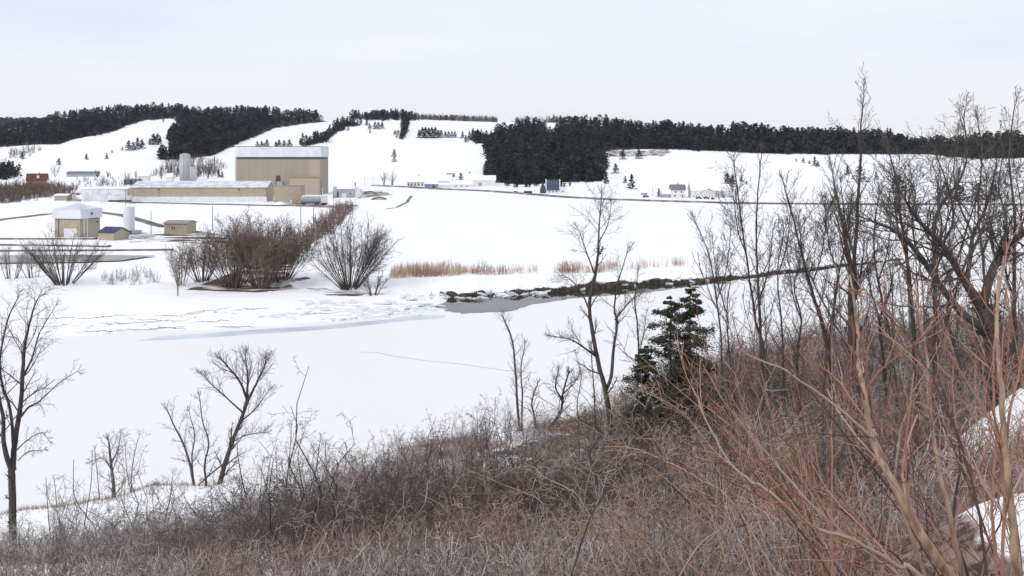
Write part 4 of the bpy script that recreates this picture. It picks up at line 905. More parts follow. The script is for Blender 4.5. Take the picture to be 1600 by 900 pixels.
# ------------------------------------------------------------------ big bushes on the far bank
def VT(px, py, hpx, wpx, nst, label, seed, **k):
    p_ = P(px, py); q_ = p_[1]/F; kw = dict(nch=(10, 6, 3), maxlev=3, rmin=.022, r0=.12, base_w=1.4, ratio=.5); kw.update(k)
    return vase_thing('willow_bush', label, 'willow', p_, nst, hpx*q_*1.0, wpx/2*q_*1.15, seed, **kw)
VT(100,444,90,112,26,'large dark vase shaped willow bush before the pump house',401, maxlev=2, nch=(12,7), base_w=1.8, r0=.16)
VT(52,434,50,38,9,'thin scrubby willow left of the large vase shaped bush',402, maxlev=2, mc='twig_grey')
VT(18,436,56,40,10,'thin scrubby willow at the left edge of the far bank',403, maxlev=2, mc='twig_grey')
VT(283,446,72,62,16,'pale grey brown willow bush left of the big russet one',404, maxlev=2, nch=(12,7), mc='twig_brown', ms='bark_grey')
VT(278,462,60,20,3,'single stemmed small tree on the snowy shore ice edge',405, maxlev=2, ms='bark_grey', mc='twig_grey', base_w=.2)
VT(316,440,70,60,30,'brown willow bush at the left shoulder of the big russet willow',406, maxlev=2, nch=(12,8), mc='twig_brown')
VT(366,448,106,110,50,'left half of the big russet willow on the creek bank',407, nch=(11,6,3), mc='twig_brown', ms='twig_brown', base_w=2.0)
VT(408,450,114,130,60,'middle and tallest mass of the big russet willow',408, nch=(11,6,3), mc='twig_brown', ms='twig_brown', base_w=2.0)
VT(440,438,92,110,46,'right mass of the big russet willow leaning to the field',409, nch=(11,6,3), mc='twig_brown', ms='twig_brown', base_w=2.0)
VT(480,392,50,56,18,'russet willow bush upstream of the big willow',410, maxlev=2, nch=(11,7), mc='twig_brown')
VT(515,366,42,46,16,'russet willow bush halfway up the creek',411, maxlev=2, nch=(11,7), mc='twig_brown')
VT(534,342,32,32,12,'russet willow bush at the top of the creek',412, maxlev=2, nch=(11,7), mc='twig_brown')
VT(546,452,112,124,44,'large grey vase shaped bare tree at the corner of the white field',413, maxlev=2, nch=(13,8), base_w=1.5, r0=.15, mc='twig_dark')
VT(583,462,44,40,9,'small bare bush at the right foot of the grey vase shaped tree',414, maxlev=2, nch=(9,6), base_w=.6)
for i, (px, py) in enumerate(((752,424),(880,428),(700,425))): VT(px, py, 24, 16, 4, ('thin bare sapling among the reeds left of centre', 'thin bare sapling among the reeds right of the gap','low bare sapling in the middle of the red reeds')[i], 420+i, maxlev=2, nch=(6,4), r0=.07, mc='twig_grey')

# ------------------------------------------------------------------ reeds and grasses (stuff)
def blades(name, label, pts, h, wd, seed, m, lean=.12, cat='reeds'):
    r_ = np.random.default_rng(seed); n = len(pts); hh = h*r_.uniform(.55, 1.15, n); a = r_.uniform(0, 6.28, n)
    t1 = np.stack([r_.normal(0, lean, n)*hh, r_.normal(0, lean, n)*hh, hh], 1); wv = np.stack([np.cos(a), np.sin(a), 0*a], 1)*wd/2
    B = pts-np.array([0, 0, .15]); V = np.stack([B-wv, B+wv, B+wv*.7+t1*.6, B-wv*.7+t1*.6, B+t1+np.array([0, 0, .0])], 1).reshape(-1, 3)
    I = np.arange(n)[:, None]*5; return tag(mesh_np(name, V, [I+np.array([[0, 1, 2, 3]]), I+np.array([[3, 2, 4]])], M[m]), label, cat, kind='stuff')
def spread_pts(poly, n, seed, clump=0):
    r_ = np.random.default_rng(seed); A = np.array(poly); x0, y0 = A.min(0); x1, y1 = A.max(0)
    px = r_.uniform(x0, x1, n*3); py = r_.uniform(y0, y1, n*3); k = inpoly(px, py, poly)
    if clump: k &= (fbm(px*clump, py*clump*2, 3) > r_.uniform(-.35, .25, n*3))
    h_ = hit(px[k][:n], py[k][:n]); return h_[~np.isnan(h_[:, 0])]
blades('reeds', 'dense strip of russet dead reeds on the far bank left of the gap', spread_pts([(605,437),(640,434),(700,432),(718,431),(722,425),(680,423),(640,424),(612,428)], 1500, 51, .03), 2.9, .085, 51, 'reed')
blades('reeds', 'thinner pale dead reeds on the far bank at centre', spread_pts([(718,431),(790,430),(850,426),(852,421),(790,422),(720,424)], 650, 52, .04), 2.2, .07, 52, 'reed')
blades('reeds', 'golden brown dead reeds on the far bank behind the tall centre tree', spread_pts([(862,428),(930,427),(1000,421),(1070,416),(1065,411),(1000,412),(930,416),(870,420)], 1500, 53, .05), 2.5, .085, 53, 'reed')
blades('reeds', 'sparse straw reeds along the far bank behind the right trees', spread_pts([(1070,416),(1200,406),(1400,392),(1400,386),(1200,400),(1070,410)], 650, 54, .04), 1.8, .08, 54, 'reed')
u = rg.uniform(-60, 1000, 7000); keep = fbm(u*.012, u*0+2, 3)+rg.uniform(-.2, .2, 7000) > .08; u = u[keep]
nbq = np.interp(u, *NB)+2.2*fbm(u*.012, u*0+3, 3)+rg.normal(.9, .8, len(u)); xx = (u-PX0)/F*nbq
blades('dead_grass', 'rusty dead grass tufts along the edge of the near river bank', np.stack([xx, nbq, Z(xx, nbq)], 1), .55, .03, 55, 'grass', .35, 'grass')
u = rg.uniform(640, 1080, 9000); nbq = np.interp(u, *NB)+rg.uniform(-5, 3, 9000); xx = (u-PX0)/F*nbq; k_ = fbm(xx*.2, nbq*.2, 3) > -.05
blades('dead_grass', 'rust brown grass on the bank below the thin centre trees', np.stack([xx, nbq, Z(xx, nbq)], 1)[k_], .9, .035, 56, 'grass', .35, 'grass')
u = rg.uniform(1.2, 6.4, 15000); yy = rg.uniform(4.5, 14, 15000); k_ = (fbm(u*.9, yy*.6, 3) > -.08+.2*(u-3)/3)
blades('dead_grass', 'straw coloured grass poking from the snow at lower right', np.stack([u, yy, Z(u, yy)], 1)[k_], .36, .007, 57, 'straw', .7, 'grass')

# broken shore ice along the far bank and on the left shelf
def slabs(name, label, pts, smin, smax, th, seed, m, tilt=.25):
    r_ = np.random.default_rng(seed); VV = []; FQ = []; b_ = 0
    for p_ in pts:
        n = r_.integers(4, 7); s_ = r_.uniform(smin, smax); a = np.sort(r_.uniform(0, 6.28, n)); e = s_*r_.uniform(.7, 1.1, n)
        nx, ny = r_.normal(0, tilt, 2); el = r_.uniform(1, 2.2)
        X_ = np.cos(a)*e*el; Y_ = np.sin(a)*e; top = np.stack([p_[0]+X_, p_[1]+Y_, p_[2]+th+nx*X_+ny*Y_], 1); bot = top-np.array([0, 0, th*1.6])
        VV += [top, bot]; n = int(n)
        FQ += [[*range(b_, b_+n)]]+[[b_+i, b_+n+i, b_+n+(i+1)%n, b_+(i+1)%n] for i in range(n)]; b_ += 2*n
    me = bpy.data.meshes.new(name); me.from_pydata(np.concatenate(VV).tolist(), [], FQ); me.materials.append(m); o = bpy.data.objects.new(name, me); COL.objects.link(o)
    return tag(o, label, 'ice', kind='stuff')
icem = mat('shore_ice', (.80,.82,.85), (.62,.65,.70), .8, .6, bump=.2)
dirtyice = mat('dirty_ice', (.10,.09,.08), (.60,.60,.60), .5, .7, lo=.45, hi=.6)
pts = spread_pts([(600,462),(700,462),(800,457),(860,453),(860,461),(760,467),(640,469)], 75, 61, .05)
slabs('shore_ice', 'white broken ice slabs heaped at the foot of the dark far bank', pts, .3, 1.1, .25, 61, icem)
pts = spread_pts([(60,505),(140,493),(300,488),(400,482),(400,492),(300,505),(240,518),(160,524),(60,520)], 70, 62, .05)
slabs('shore_ice', 'cracked dirty ice plates on the snowy shelf at left', pts, .2, .6, .08, 62, icem, .2)
pts = spread_pts([(760,457),(860,450),(1000,441),(1080,434),(1200,425),(1300,413),(1300,418),(1200,430),(1080,441),(1000,448),(860,458),(760,462)], 90, 65, .06)
slabs('shore_ice', 'snow clumps caught on the dark cut bank behind the centre tree', pts, .25, .8, .25, 65, icem, .2)
pts = spread_pts([(1080,446),(1200,434),(1400,410),(1600,394),(1600,400),(1400,416),(1200,438),(1080,450)], 130, 63, .05)
slabs('shore_ice', 'dirty ice slabs along the far bank behind the right trees', pts, .3, .9, .2, 63, dirtyice)
pts = spread_pts([(480,470),(640,470),(700,478),(690,490),(560,500),(420,498)], 110, 64, .05)
slabs('shore_ice', 'flat snowy ice plates left of the open water', pts, .6, 1.8, .15, 64, icem, .05)

# ------------------------------------------------------------------ trees of the near bank
bare_tree('bare_tree','tall forked dark tree rising along the left edge','tree',64,[
  ([(24,880),(21,855),(19,760),(18,735)],15,12,0,.8),
  ([(18,737),(7,701),(4,650),(-6,590),(-10,520)],12,3,-1.5,3.0),
  ([(20,735),(23,692),(33,627),(36,571),(40,533),(51,487),(61,463)],13,2,1.5,3.2),
  ([(21,700),(16,640),(4,603),(0,560),(12,500),(28,465)],7,2,-2,2.6),
  ([(30,655),(45,636),(61,627),(93,598),(121,580)],5,1.2,1,1.4),
  ([(24,705),(40,690),(64,676),(78,690)],3,1,-1,.8),
  ([(35,590),(50,560),(62,520),(86,480)],5,1.2,2,1.8),
  ([(28,720),(44,706),(70,703)],2.5,1,1,.6)],501,nch=(15,6,4),rmin=.0075,ratio=.45)
bare_tree('bare_tree','dark tree leaning right on the bank edge at left','tree',88.5,[
  ([(343,758),(350,730),(359,701),(373,664),(387,627)],10.5,6,0,2.5),
  ([(387,627),(400,600),(412,575),(416,560)],6,2,1.5,2.3),
  ([(387,627),(376,598),(358,575),(345,560)],6,2,-1.5,2.3),([(380,645),(352,620),(330,600),(318,585)],4,1.5,-1,2.0),([(375,660),(398,640),(420,610)],3.5,1.5,1,2.0),
  ([(385,632),(387,590),(383,556)],6,2,2,2.3),
  ([(364,690),(385,680),(410,676)],3,1.2,-1,2.2),
  ([(352,722),(330,740),(312,756)],3.5,3,0,.6)],502,nch=(14,7,4),rmin=.011,ratio=.45,ang=(20,50),up=.10)
bare_tree('bare_tree','slender many branched tree left of the leaning dark one','tree',88,[
  ([(303,758),(296,722),(285,690),(272,665),(261,640)],6,2,0,2.4),
  ([(302,750),(300,715),(304,680),(296,645)],4,1.5,1.5,2.0)],503,nch=(13,6,3),rmin=.011,ratio=.42,mc='twig_grey')
bare_tree('bare_tree','thin tree with bent stem between the slender and leaning ones','tree',89,[
  ([(322,758),(320,725),(326,692),(316,655),(312,622)],5,1.5,0,2.2)],504,nch=(14,6,3),rmin=.011,ratio=.42)
bare_tree('bare_tree','small broken topped tree with a dark knot near the left bank edge','tree',84,[
  ([(178,778),(177,755),(173,720),(170,690)],9,3,0,2.2),([(175,735),(160,716),(140,722)],2.5,1,-1,1.0),([(174,725),(185,700),(188,680)],3,1,1,1.6)],505,nch=(12,6,3),rmin=.011,ratio=.42,mc='twig_grey')
bare_tree('bare_tree','faint pale sapling right of the broken topped tree','tree',85,[([(205,768),(206,735),(212,700),(218,680)],2.5,1,0,1.8),([(204,768),(198,735),(196,700)],2,1,1,1.5)],506,nch=(10,5,3),rmin=.010,ratio=.42,mc='twig_grey')
bare_tree('bare_tree','faint pale sapling left of the broken topped tree','tree',84,[([(155,775),(152,740),(148,705)],2,1,0,1.5)],507,nch=(10,5,3),rmin=.009,ratio=.42,mc='twig_grey')
bare_tree('bare_tree','tall forked tree at centre reaching above the far bank','tree',62,[
  ([(962,760),(957,689),(946,612),(936,572),(926,520),(921,474),(930,430),(934,400)],13,5,0,2.0),
  ([(934,400),(936,360),(938,330),(940,308)],5,1.5,.5,2.2),
  ([(946,612),(955,587),(959,540),(964,510),(960,480),(966,440),(980,395)],9,2,2,2.2),
  ([(930,556),(908,540),(890,530),(862,525)],5,1.3,-1.5,1.5),
  ([(923,490),(910,460),(895,440),(880,430)],4,1.2,1,1.6),
  ([(961,500),(985,470),(1000,460)],4,1.2,-1,1.5),
  ([(930,430),(915,390),(905,360)],4,1.2,-1.2,1.8),([(935,380),(950,350),(955,320)],3,1.2,1.2,1.4),
  ([(956,690),(935,672),(915,660)],2.5,1,-1,1.2)],508,nch=(13,7,4),rmin=.008,ratio=.42)
bare_tree('bare_tree','tall thin pair of stems on the bank left of the centre tree','tree',104,[
  ([(813,676),(808,630),(806,587),(801,535),(790,505),(784,492)],6,2,0,2.4),([(815,676),(816,620),(814,576),(820,540)],5,2,1,2.2)],509,nch=(15,6,3),rmin=.012,ratio=.4,mc='twig_grey')
bare_tree('bare_tree','crooked curving tree leaning right on the centre bank','tree',104,[
  ([(852,676),(866,660),(877,640),(880,612),(888,585)],7,3,0,2.4),([(879,625),(868,605),(872,580)],4,1.5,-1.5,2.2),([(880,615),(896,600),(905,585)],3,1.5,1.5,2)],510,nch=(12,7,4),rmin=.012,ratio=.42)
bare_tree('bare_tree','small upright tree between the thin pair and the crooked tree','tree',104,[([(838,676),(835,650),(831,628),(840,600)],5,2,0,1.8)],511,nch=(12,6,3),rmin=.012,ratio=.42)
bare_tree('bare_tree','slim straight tree right behind the centre tree','tree',80,[([(929,690),(930,640),(926,580),(924,540)],4.5,1.5,0,1.6)],512,nch=(14,6,3),rmin=.010,ratio=.42)
bare_tree('bare_tree','slim pale tree left of the green fir','tree',66,[([(995,700),(996,610),(998,535),(992,474),(996,430)],7,1.5,0,1.8),([(997,560),(1006,520),(1010,490)],3,1,1,1.2)],513,nch=(15,6,3),rmin=.008,ratio=.42,mc='twig_grey')
bare_tree('bare_tree','thin pale stem left of the slim straight tree','tree',80,[([(905,680),(902,630),(908,590),(900,555)],3,1,0,1.4)],514,nch=(12,6,3),rmin=.010,ratio=.42,mc='twig_grey')

# near fir pair at centre right
def near_fir(px, d, top, rb, seed, label, gap=.3):
    p_ = at(px, d); h = (HC+(PYH-top)/F*d)-p_[2]; root = empty('fir', p_, 0, label, 'fir'); r_ = np.random.default_rng(seed)
    V, T = conifer_leaves(r_, h, rb*1.1, 96, 290, .105, .10, .28, .55, gap*.9, .22, .42, .085); mesh_np('crown', V, [T], M['needle_near'], root)
    trunk_geo(h, .14).build('trunk', M['bark_dark'], root)
    w_ = Wood(); hs = np.linspace(.1, .95, 60)
    for i, q_ in enumerate(hs):
        a = i*2.4; l_ = rb*(1-q_)**.62; w_.add([(0,0,h*q_),(math.cos(a)*l_*.5,math.sin(a)*l_*.5,h*q_-.2*l_),(math.cos(a)*l_*.95,math.sin(a)*l_*.95,h*q_-.25*l_)],[.03,.02,.01],1)
    V, Q = w_.mesh([1], 4); mesh_np('boughs', V, [Q], M['bark_dark'], root)
near_fir(1078, 60, 441, 2.1, 71, 'tallest dark green fir behind the thicket at centre right', .25)
near_fir(1048, 61, 456, 2.6, 72, 'left dark green fir of the pair with ragged side branches', .35)
near_fir(1008, 62, 535, 1.9, 73, 'short ragged green fir at the left foot of the fir pair', .4)

# right hand trees
WILLOW = [
  ([(1556,640),(1553,560),(1548,513),(1534,480)],30,22,0,1.0),
  ([(1534,480),(1518,455),(1501,429),(1487,405),(1473,383),(1440,350),(1420,322)],17,5,-2,2.0),
  ([(1536,478),(1548,430),(1567,392),(1590,372),(1615,355)],17,8,1,1.6),
  ([(1510,445),(1516,400),(1520,370),(1539,327),(1550,290),(1557,252)],9,2.5,1.5,2.0),
  ([(1545,520),(1501,487),(1464,439),(1431,392),(1400,362),(1361,345)],15,3,-3,2.0),
  ([(1464,439),(1460,390),(1459,350),(1473,317),(1500,280),(1511,240),(1506,187)],9,2,1.5,2.0),
  ([(1473,383),(1490,340),(1480,290),(1462,240)],5,1.5,-1,1.6),
  ([(1520,370),(1500,320),(1490,270),(1497,220)],4.5,1.5,2,1.6),
  ([(1567,392),(1572,340),(1560,290),(1570,230)],5,1.5,1,1.6),
  ([(1431,392),(1425,340),(1430,300),(1412,270)],4,1.5,-1,1.5),
  ([(1590,372),(1596,330),(1588,280)],4,1.5,1,1.4)]
bare_tree('willow_tree','large crooked willow with thick curving limbs at right','willow',30,[(a_, b_*1.22, c_*1.3, d_, e_*1.15) for a_, b_, c_, d_, e_ in WILLOW],520,nch=(16,8,4),rmin=.0075,ratio=.44,sides=8,mt='bark_dark')
RT = [ # px list, w0, w1, d, label
 ([(1192,620),(1189,541),(1186,470),(1183,420),(1182,373),(1184,299),(1190,243)],5,1.2,40,'slim tree with straight stem, first right of the fir'),
 ([(1200,600),(1178,480),(1166,400),(1156,327),(1147,252)],4,1.2,38,'slim stem leaning left beside the straight one'),
 ([(1225,620),(1222,520),(1215,430),(1225,360)],3.5,1,42,'short slim stem behind the leaning one'),
 ([(1300,620),(1287,513),(1270,460),(1259,420),(1245,364),(1226,294)],7,1.4,36,'slim tree bending left in the middle of the right group'),
 ([(1334,620),(1332,560),(1329,485),(1329,420),(1319,364),(1308,310),(1301,271)],12,1.6,34,'stouter dark tree in the middle of the right group'),
 ([(1340,600),(1333,520),(1336,401),(1340,317),(1345,243),(1344,205),(1350,150)],7,1.2,37,'tallest slender tree, its tip standing against the sky'),
 ([(1360,620),(1300,500),(1270,440),(1252,400)],4,1,33,'thin stem slanting left behind the stouter dark tree'),
 ([(1285,620),(1300,500),(1310,430),(1322,380),(1330,330)],5,1.2,39,'thin stem slanting right across the stouter dark tree'),
 ([(1400,620),(1390,520),(1372,440),(1365,380),(1372,310)],5,1.2,35,'thin wavy tree left of the willow'),
 ([(1432,620),(1427,513),(1417,401),(1408,340),(1403,294),(1390,240)],7,1.3,33,'upright tree crossing the left limbs of the willow'),
 ([(1460,620),(1462,520),(1460,430),(1470,360),(1465,300)],8,1.5,36,'upright tree behind the left limbs of the willow'),
 ([(1596,640),(1587,540),(1585,467),(1585,400),(1585,327),(1576,247),(1585,168)],7,1.3,31,'tall thin tree near the right edge, its tip against the sky'),
 ([(1570,620),(1545,500),(1535,400),(1528,330),(1535,240),(1528,190)],5,1.2,38,'tall thin tree rising through the willow crown'),
 ([(1250,620),(1245,560),(1252,500),(1240,450),(1248,420)],4,1,44,'short pale tree behind the slim bending one'),
 ([(1130,640),(1128,560),(1120,470),(1108,400),(1088,350)],3.5,1,46,'pale slender tree just right of the fir tops'),
 ([(1150,640),(1140,560),(1136,490),(1142,430)],3.5,1,48,'pale short stem right of the fir'),
 ([(1500,640),(1497,560),(1480,500),(1485,450),(1470,400)],7,1.5,40,'mid height tree behind the willow trunk'),
 ([(1385,640),(1380,560),(1375,500),(1392,450),(1388,400)],5,1.2,43,'mid height tree between the stouter tree and the willow'),
]
for i, (pl, w0, w1, d, lb) in enumerate(RT):
    bare_tree('bare_tree', lb, 'tree', d, [(pl, w0*1.55, w1*1.4, 1.2*(-1)**i, 1.8)]+([([pl[2], (pl[2][0]+(-1)**i*14, pl[2][1]-45), (pl[2][0]+(-1)**i*22, pl[2][1]-110)], w0*.8, 1.3, -1, 1.5)] if w0 > 3 else []), 530+i, nch=(20, 7, 3), rmin=.0085, ratio=.42, mc='twig_dark', up=.09, ang=(18, 48))

# ------------------------------------------------------------------ the thicket on the slope
def proto_shrub(seed, h, sp_, ms, mc, nst, nch=(8, 4, 2), rmin=.0045, maxlev=3, name='shrub'):
    w_ = vase('', '', '', None, nst, h, sp_, seed, nch=nch, maxlev=maxlev, rmin=rmin, r0=.03, base_w=.35, ratio=.42, up=.0, ang=(30, 75), wob=.3, crook=.045)
    V1, Q1 = w_.mesh(['T'], 4); V2, Q2 = w_.mesh([1, 2, 3], 3); return (V1, Q1, ms), (V2, Q2, mc)
PR = [proto_shrub(600, 3.0, 1.5, 'bark_grey', 'twig_grey', 9), proto_shrub(601, 3.2, 1.6, 'bark_dark', 'twig_red', 9), proto_shrub(602, 2.6, 1.5, 'bark_grey', 'twig_red', 10),
      proto_shrub(603, 3.6, 1.7, 'bark_dark', 'twig_grey', 8), proto_shrub(604, 3.0, 1.3, 'bark_dark', 'twig_dark', 9), proto_shrub(605, 3.8, 1.8, 'bark_grey', 'twig_brown', 9)]
LBL = {'A': 'leafless grey shrub in the lower left thicket', 'B': 'leafless shrub in the dense reddish grey thicket at bottom centre', 'C': 'leafless shrub in the brown thicket under the slender trees at right'}
PD = {}
def shrub(pos, kind, rot, s_, reg):
    root = empty('shrub', pos, rot, LBL[reg], 'shrub', {'A': 'shrubs of the lower left thicket', 'B': 'shrubs of the bottom centre thicket', 'C': 'shrubs of the right thicket'}[reg])
    if kind not in PD:
        PD[kind] = [mesh_np(nm, V, [Q], M[m_], root).data for nm, (V, Q, m_) in zip(('stem', 'twigs'), PR[kind])]
    else:
        for nm, me in zip(('stem', 'twigs'), PD[kind]):
            o = bpy.data.objects.new(nm, me); COL.objects.link(o); o.parent = root
    root.scale = (s_, s_, s_*random.Random(int(pos[0]*97)).uniform(.85, 1.15)); return root
rs = np.random.default_rng(77); cnt = 0; pos_all = []
def density(x, y):
    """how thick the brush stands there (0..1)"""
    u = PX0+F*x/y; nb = np.interp(u, *NB)
    lim = np.interp(u, [-100, 200, 420, 520, 700, 1000, 1600], [71, 74, 82, 90, 99, 110, 127])
    d_ = 1-ss(-3, 1, y-lim)
    d_ = d_*(1-ss(9.2, 11.5, x)*ss(23.5, 25.5, y)*(1-ss(28, 30, y)))*(1-.7*ss(2.4, 3.6, x)*(1-ss(9.5, 12, y)))
    d_ = d_*np.where(u < 520, .55, 1)*np.where((u > 1120) & (u < 1400) & (y < 34), .55, 1)
    return d_*(.72+.9*fbm(x*.12, y*.12, 3))
y = 13+rs.random(9000)**.62*112; u = rs.uniform(-60, 1700, 9000); x = (u-PX0)/F*y; k_ = rs.random(9000) < density(x, y)
x, y, u = x[k_], y[k_], u[k_]; z = Z(x, y); v = PYH-F*(z-HC)/y; k_ = (v < 960+F*3/y) & (z > 2.5) & ~((u < 420) & (v-F*2.6/y > 905))
A = np.stack([x, y, z, u, v], 1)[k_][:1750]; A = A[np.argsort(A[:, 1])]
sel = rs.permutation(len(A)); ind = sorted(sel[:298]); rest = sel[298:]
for i in ind:
    x, y, z, u, v = A[i]; reg = 'A' if u < 480 else ('B' if u < 1080 else 'C')
    h_ = np.interp(u, [0, 300, 480, 760, 1000, 1400], [.8, .95, 1.25, 1.15, 1.15, 1.3])*rs.uniform(.7, 1.25)
    if y < 24: h_ *= .62
    if y > 60 and u > 1000: h_ *= 1.25
    kind = int(rs.choice([0, 1, 2, 3, 4, 5], p={'A': [.32,.12,.12,.2,.2,.04], 'B': [.25,.25,.25,.12,.05,.08], 'C': [.15,.25,.15,.12,.15,.18]}[reg]))
    shrub((x, y, z-.05), kind, rs.uniform(0, 6.28), h_, reg)
lowp = []
for i in range(5):
    w_ = vase('', '', '', None, 8, 2.4, 1.9, 650+i, nch=(8, 5), maxlev=2, rmin=.006, r0=.015, base_w=.8, ratio=.6, ang=(30, 80), wob=.35, crook=.07); lowp.append(w_.mesh(['T', 1, 2], 3))
B = A[rest][:, :3].copy(); B[:, 2] -= .1; uu = A[rest][:, 3]
qx = rs.uniform(7, 19, 190); qy = np.concatenate([rs.uniform(17, 24.5, 150), rs.uniform(29, 36, 40)]); B = np.vstack([B, np.stack([qx, qy, Z(qx, qy)-.1], 1)]); uu = np.append(uu, np.full(190, 800.0))
hs_ = np.interp(uu, [0, 300, 480, 700, 1000, 1400], [.7, .85, 1.15, 1.1, 1.1, 1.2])*rs.uniform(.6, 1.2, len(B))*np.where(B[:, 1] < 24, .6, 1)*np.where((B[:, 1] > 55) & (uu > 960), 1.65, 1)
spn = fbm(B[:, 0]*.11+3, B[:, 1]*.07, 3)+rs.normal(0, .07, len(B)); ro = rs.uniform(0, 6.28, len(B))
for nm_, k_, m_, lb_ in (('grey', spn < -.03, 'thicket', 'tangle of pale grey leafless undergrowth covering parts of the near slope'), ('red', (spn >= -.03) & (spn < .17), 'thicket_red', 'tangle of reddish leafless undergrowth covering parts of the near slope'), ('dark', spn >= .17, 'twig_dark', 'patches of dark leafless undergrowth on the near slope')):
    tag(scatter_merge('undergrowth', lowp, B[k_], np.stack([hs_*1.15, hs_], 1)[k_], ro[k_], M[m_]), lb_, 'undergrowth', kind='stuff')
# knee high weeds between the shrubs
y = 11+rs.random(9000)**1.2*70; u = rs.uniform(-60, 1680, 9000); x = (u-PX0)/F*y; k_ = rs.random(9000) < density(x, y)*np.where(u < 520, .6, 1)
pw = np.stack([x, y], 1)[k_][:4200]; zz = Z(pw[:, 0], pw[:, 1])-.05
wds = []
for i in range(4):
    w_ = vase('', '', '', None, 10, .7, .7, 680+i, nch=(6, 2), maxlev=2, rmin=.0032, r0=.005, base_w=.5, ratio=.6, ang=(30, 80), wob=.35, crook=.09); wds.append(w_.mesh(['T', 1], 3))
hs_ = rs.uniform(.6, 1.5, len(pw))
kw_ = (fbm(pw[:, 0]*.3, pw[:, 1]*.2, 3)+rs.normal(0, .1, len(pw))) > .05; rw_ = rs.uniform(0, 6.28, len(pw)); pz_ = np.column_stack([pw, zz])
tag(scatter_merge('weeds', wds, pz_[kw_], np.stack([hs_, hs_], 1)[kw_], rw_[kw_], M['thicket_red']), 'thin reddish weeds and brambles at the foot of the thicket', 'weeds', kind='stuff')
tag(scatter_merge('weeds', wds, pz_[~kw_], np.stack([hs_, hs_], 1)[~kw_], rw_[~kw_], M['thicket']), 'thin pale grey weeds at the foot of the thicket', 'weeds', kind='stuff')

# slender trees packed behind the right thicket
SP = []
for i in range(5):
    w_ = vase('', '', '', None, (2, 3, 1, 3, 2)[i], (8, 7, 9, 6, 7.5)[i], (.9, 1.5, .4, 1.8, 1.2)[i], 750+i, nch=(15, 6, 3), maxlev=3, rmin=.007, r0=.07, base_w=.25, ratio=.30, ang=(20, 55), up=.08)
    SP.append((w_.mesh(['T'], 5), w_.mesh([1, 2, 3], 3)))
SPD = {}; r2 = np.random.default_rng(88); n_sp = 0
while n_sp < 60:
    d = r2.uniform(48, 112); u = 1010+r2.random()**.8*640; b_ = at(u, d)
    if b_[2] < 3.2: continue
    i = int(r2.integers(0, 5)); n_sp += 1
    root = empty('bare_tree', b_-np.array([0, 0, .1]), r2.uniform(0, 6.28), 'slender leafless tree in the crowded row behind the right thicket', 'tree', 'slender trees behind the right thicket')
    if i not in SPD:
        SPD[i] = [mesh_np('trunk', SP[i][0][0], [SP[i][0][1]], M['bark_grey'], root).data, mesh_np('crown', SP[i][1][0], [SP[i][1][1]], M['twig_grey'] if i == 1 else M['twig_dark'], root).data]
    else:
        for nm, me in zip(('trunk', 'crown'), SPD[i]):
            o = bpy.data.objects.new(nm, me); COL.objects.link(o); o.parent = root
    s_ = r2.uniform(.7, 1.1)*np.interp(u, [1010, 1200], [.85, 1.3]); root.scale = (s_, s_, s_)

# left foreground saplings with long bare shoots
for i, (pl, d, lb) in enumerate([
 ([(88,900),(78,830),(72,750)],60,'single upright wand like shoot at lower left, leftmost'), ([(100,900),(92,820),(84,745)],60,'single upright wand like shoot at lower left, beside the leftmost'),
 ([(140,900),(150,830),(118,780),(115,722)],58,'curved wand like shoot rising in front of the left river ice'), ([(130,900),(132,820),(142,760),(144,706)],58,'tallest straight wand like shoot before the left river ice')]):
    bare_tree('sapling', lb, 'sapling', d, [(pl, 2.4, 1, 0, .5)], 700+i, nch=(2, 2), maxlev=2, rmin=.006, mc='twig_dark', ratio=.42)
for i, (px, d, top, lean) in enumerate([(250,62,745,20),(300,60,790,-30),(395,60,690,-25),(440,62,670,15),(470,64,690,30),(520,66,700,-12),(590,70,720,10),(680,76,690,-15),(718,80,690,20),(770,84,660,-12),(345,58,770,-60),(410,56,760,-70),(460,57,740,-50)]):
    b_ = at(px, d); v = PYH-F*(b_[2]-HC)/d
    bare_tree('sapling', ['bare grey sapling over the lower left snow, left one','bare grey sapling leaning left over the lower left snow','tall bare sapling left of the leaning pair near centre left','tall twiggy sapling rising before the river at centre left','twiggy sapling leaning right before the river at centre left','short twiggy sapling at the snow edge left of centre','low twiggy sapling over the brown grass left of centre','sapling beside the rusty grass tufts on the centre bank','sapling right of the rusty tufts on the centre bank','twiggy sapling at the foot of the thin pair of stems','long bare branch arching left over the lower snow, lowest','long bare branch arching left over the lower snow, middle','long bare branch arching left over the lower snow, highest'][i], 'sapling', d,
      [([(px, v), (px+lean*.3, v-(v-top)*.4), (px+lean*.8, v-(v-top)*.75), (px+lean, top)], 4.2, 1, 1, 1.6), ([(px, v-10), (px-lean*.4, v-(v-top)*.4), (px-lean*.6, v-(v-top)*.8)], 3, 1, -1, 1.3)], 720+i, nch=(12, 6, 3), rmin=.007, ratio=.45, mc='twig_dark' if i % 2 else 'twig_grey', up=.06)

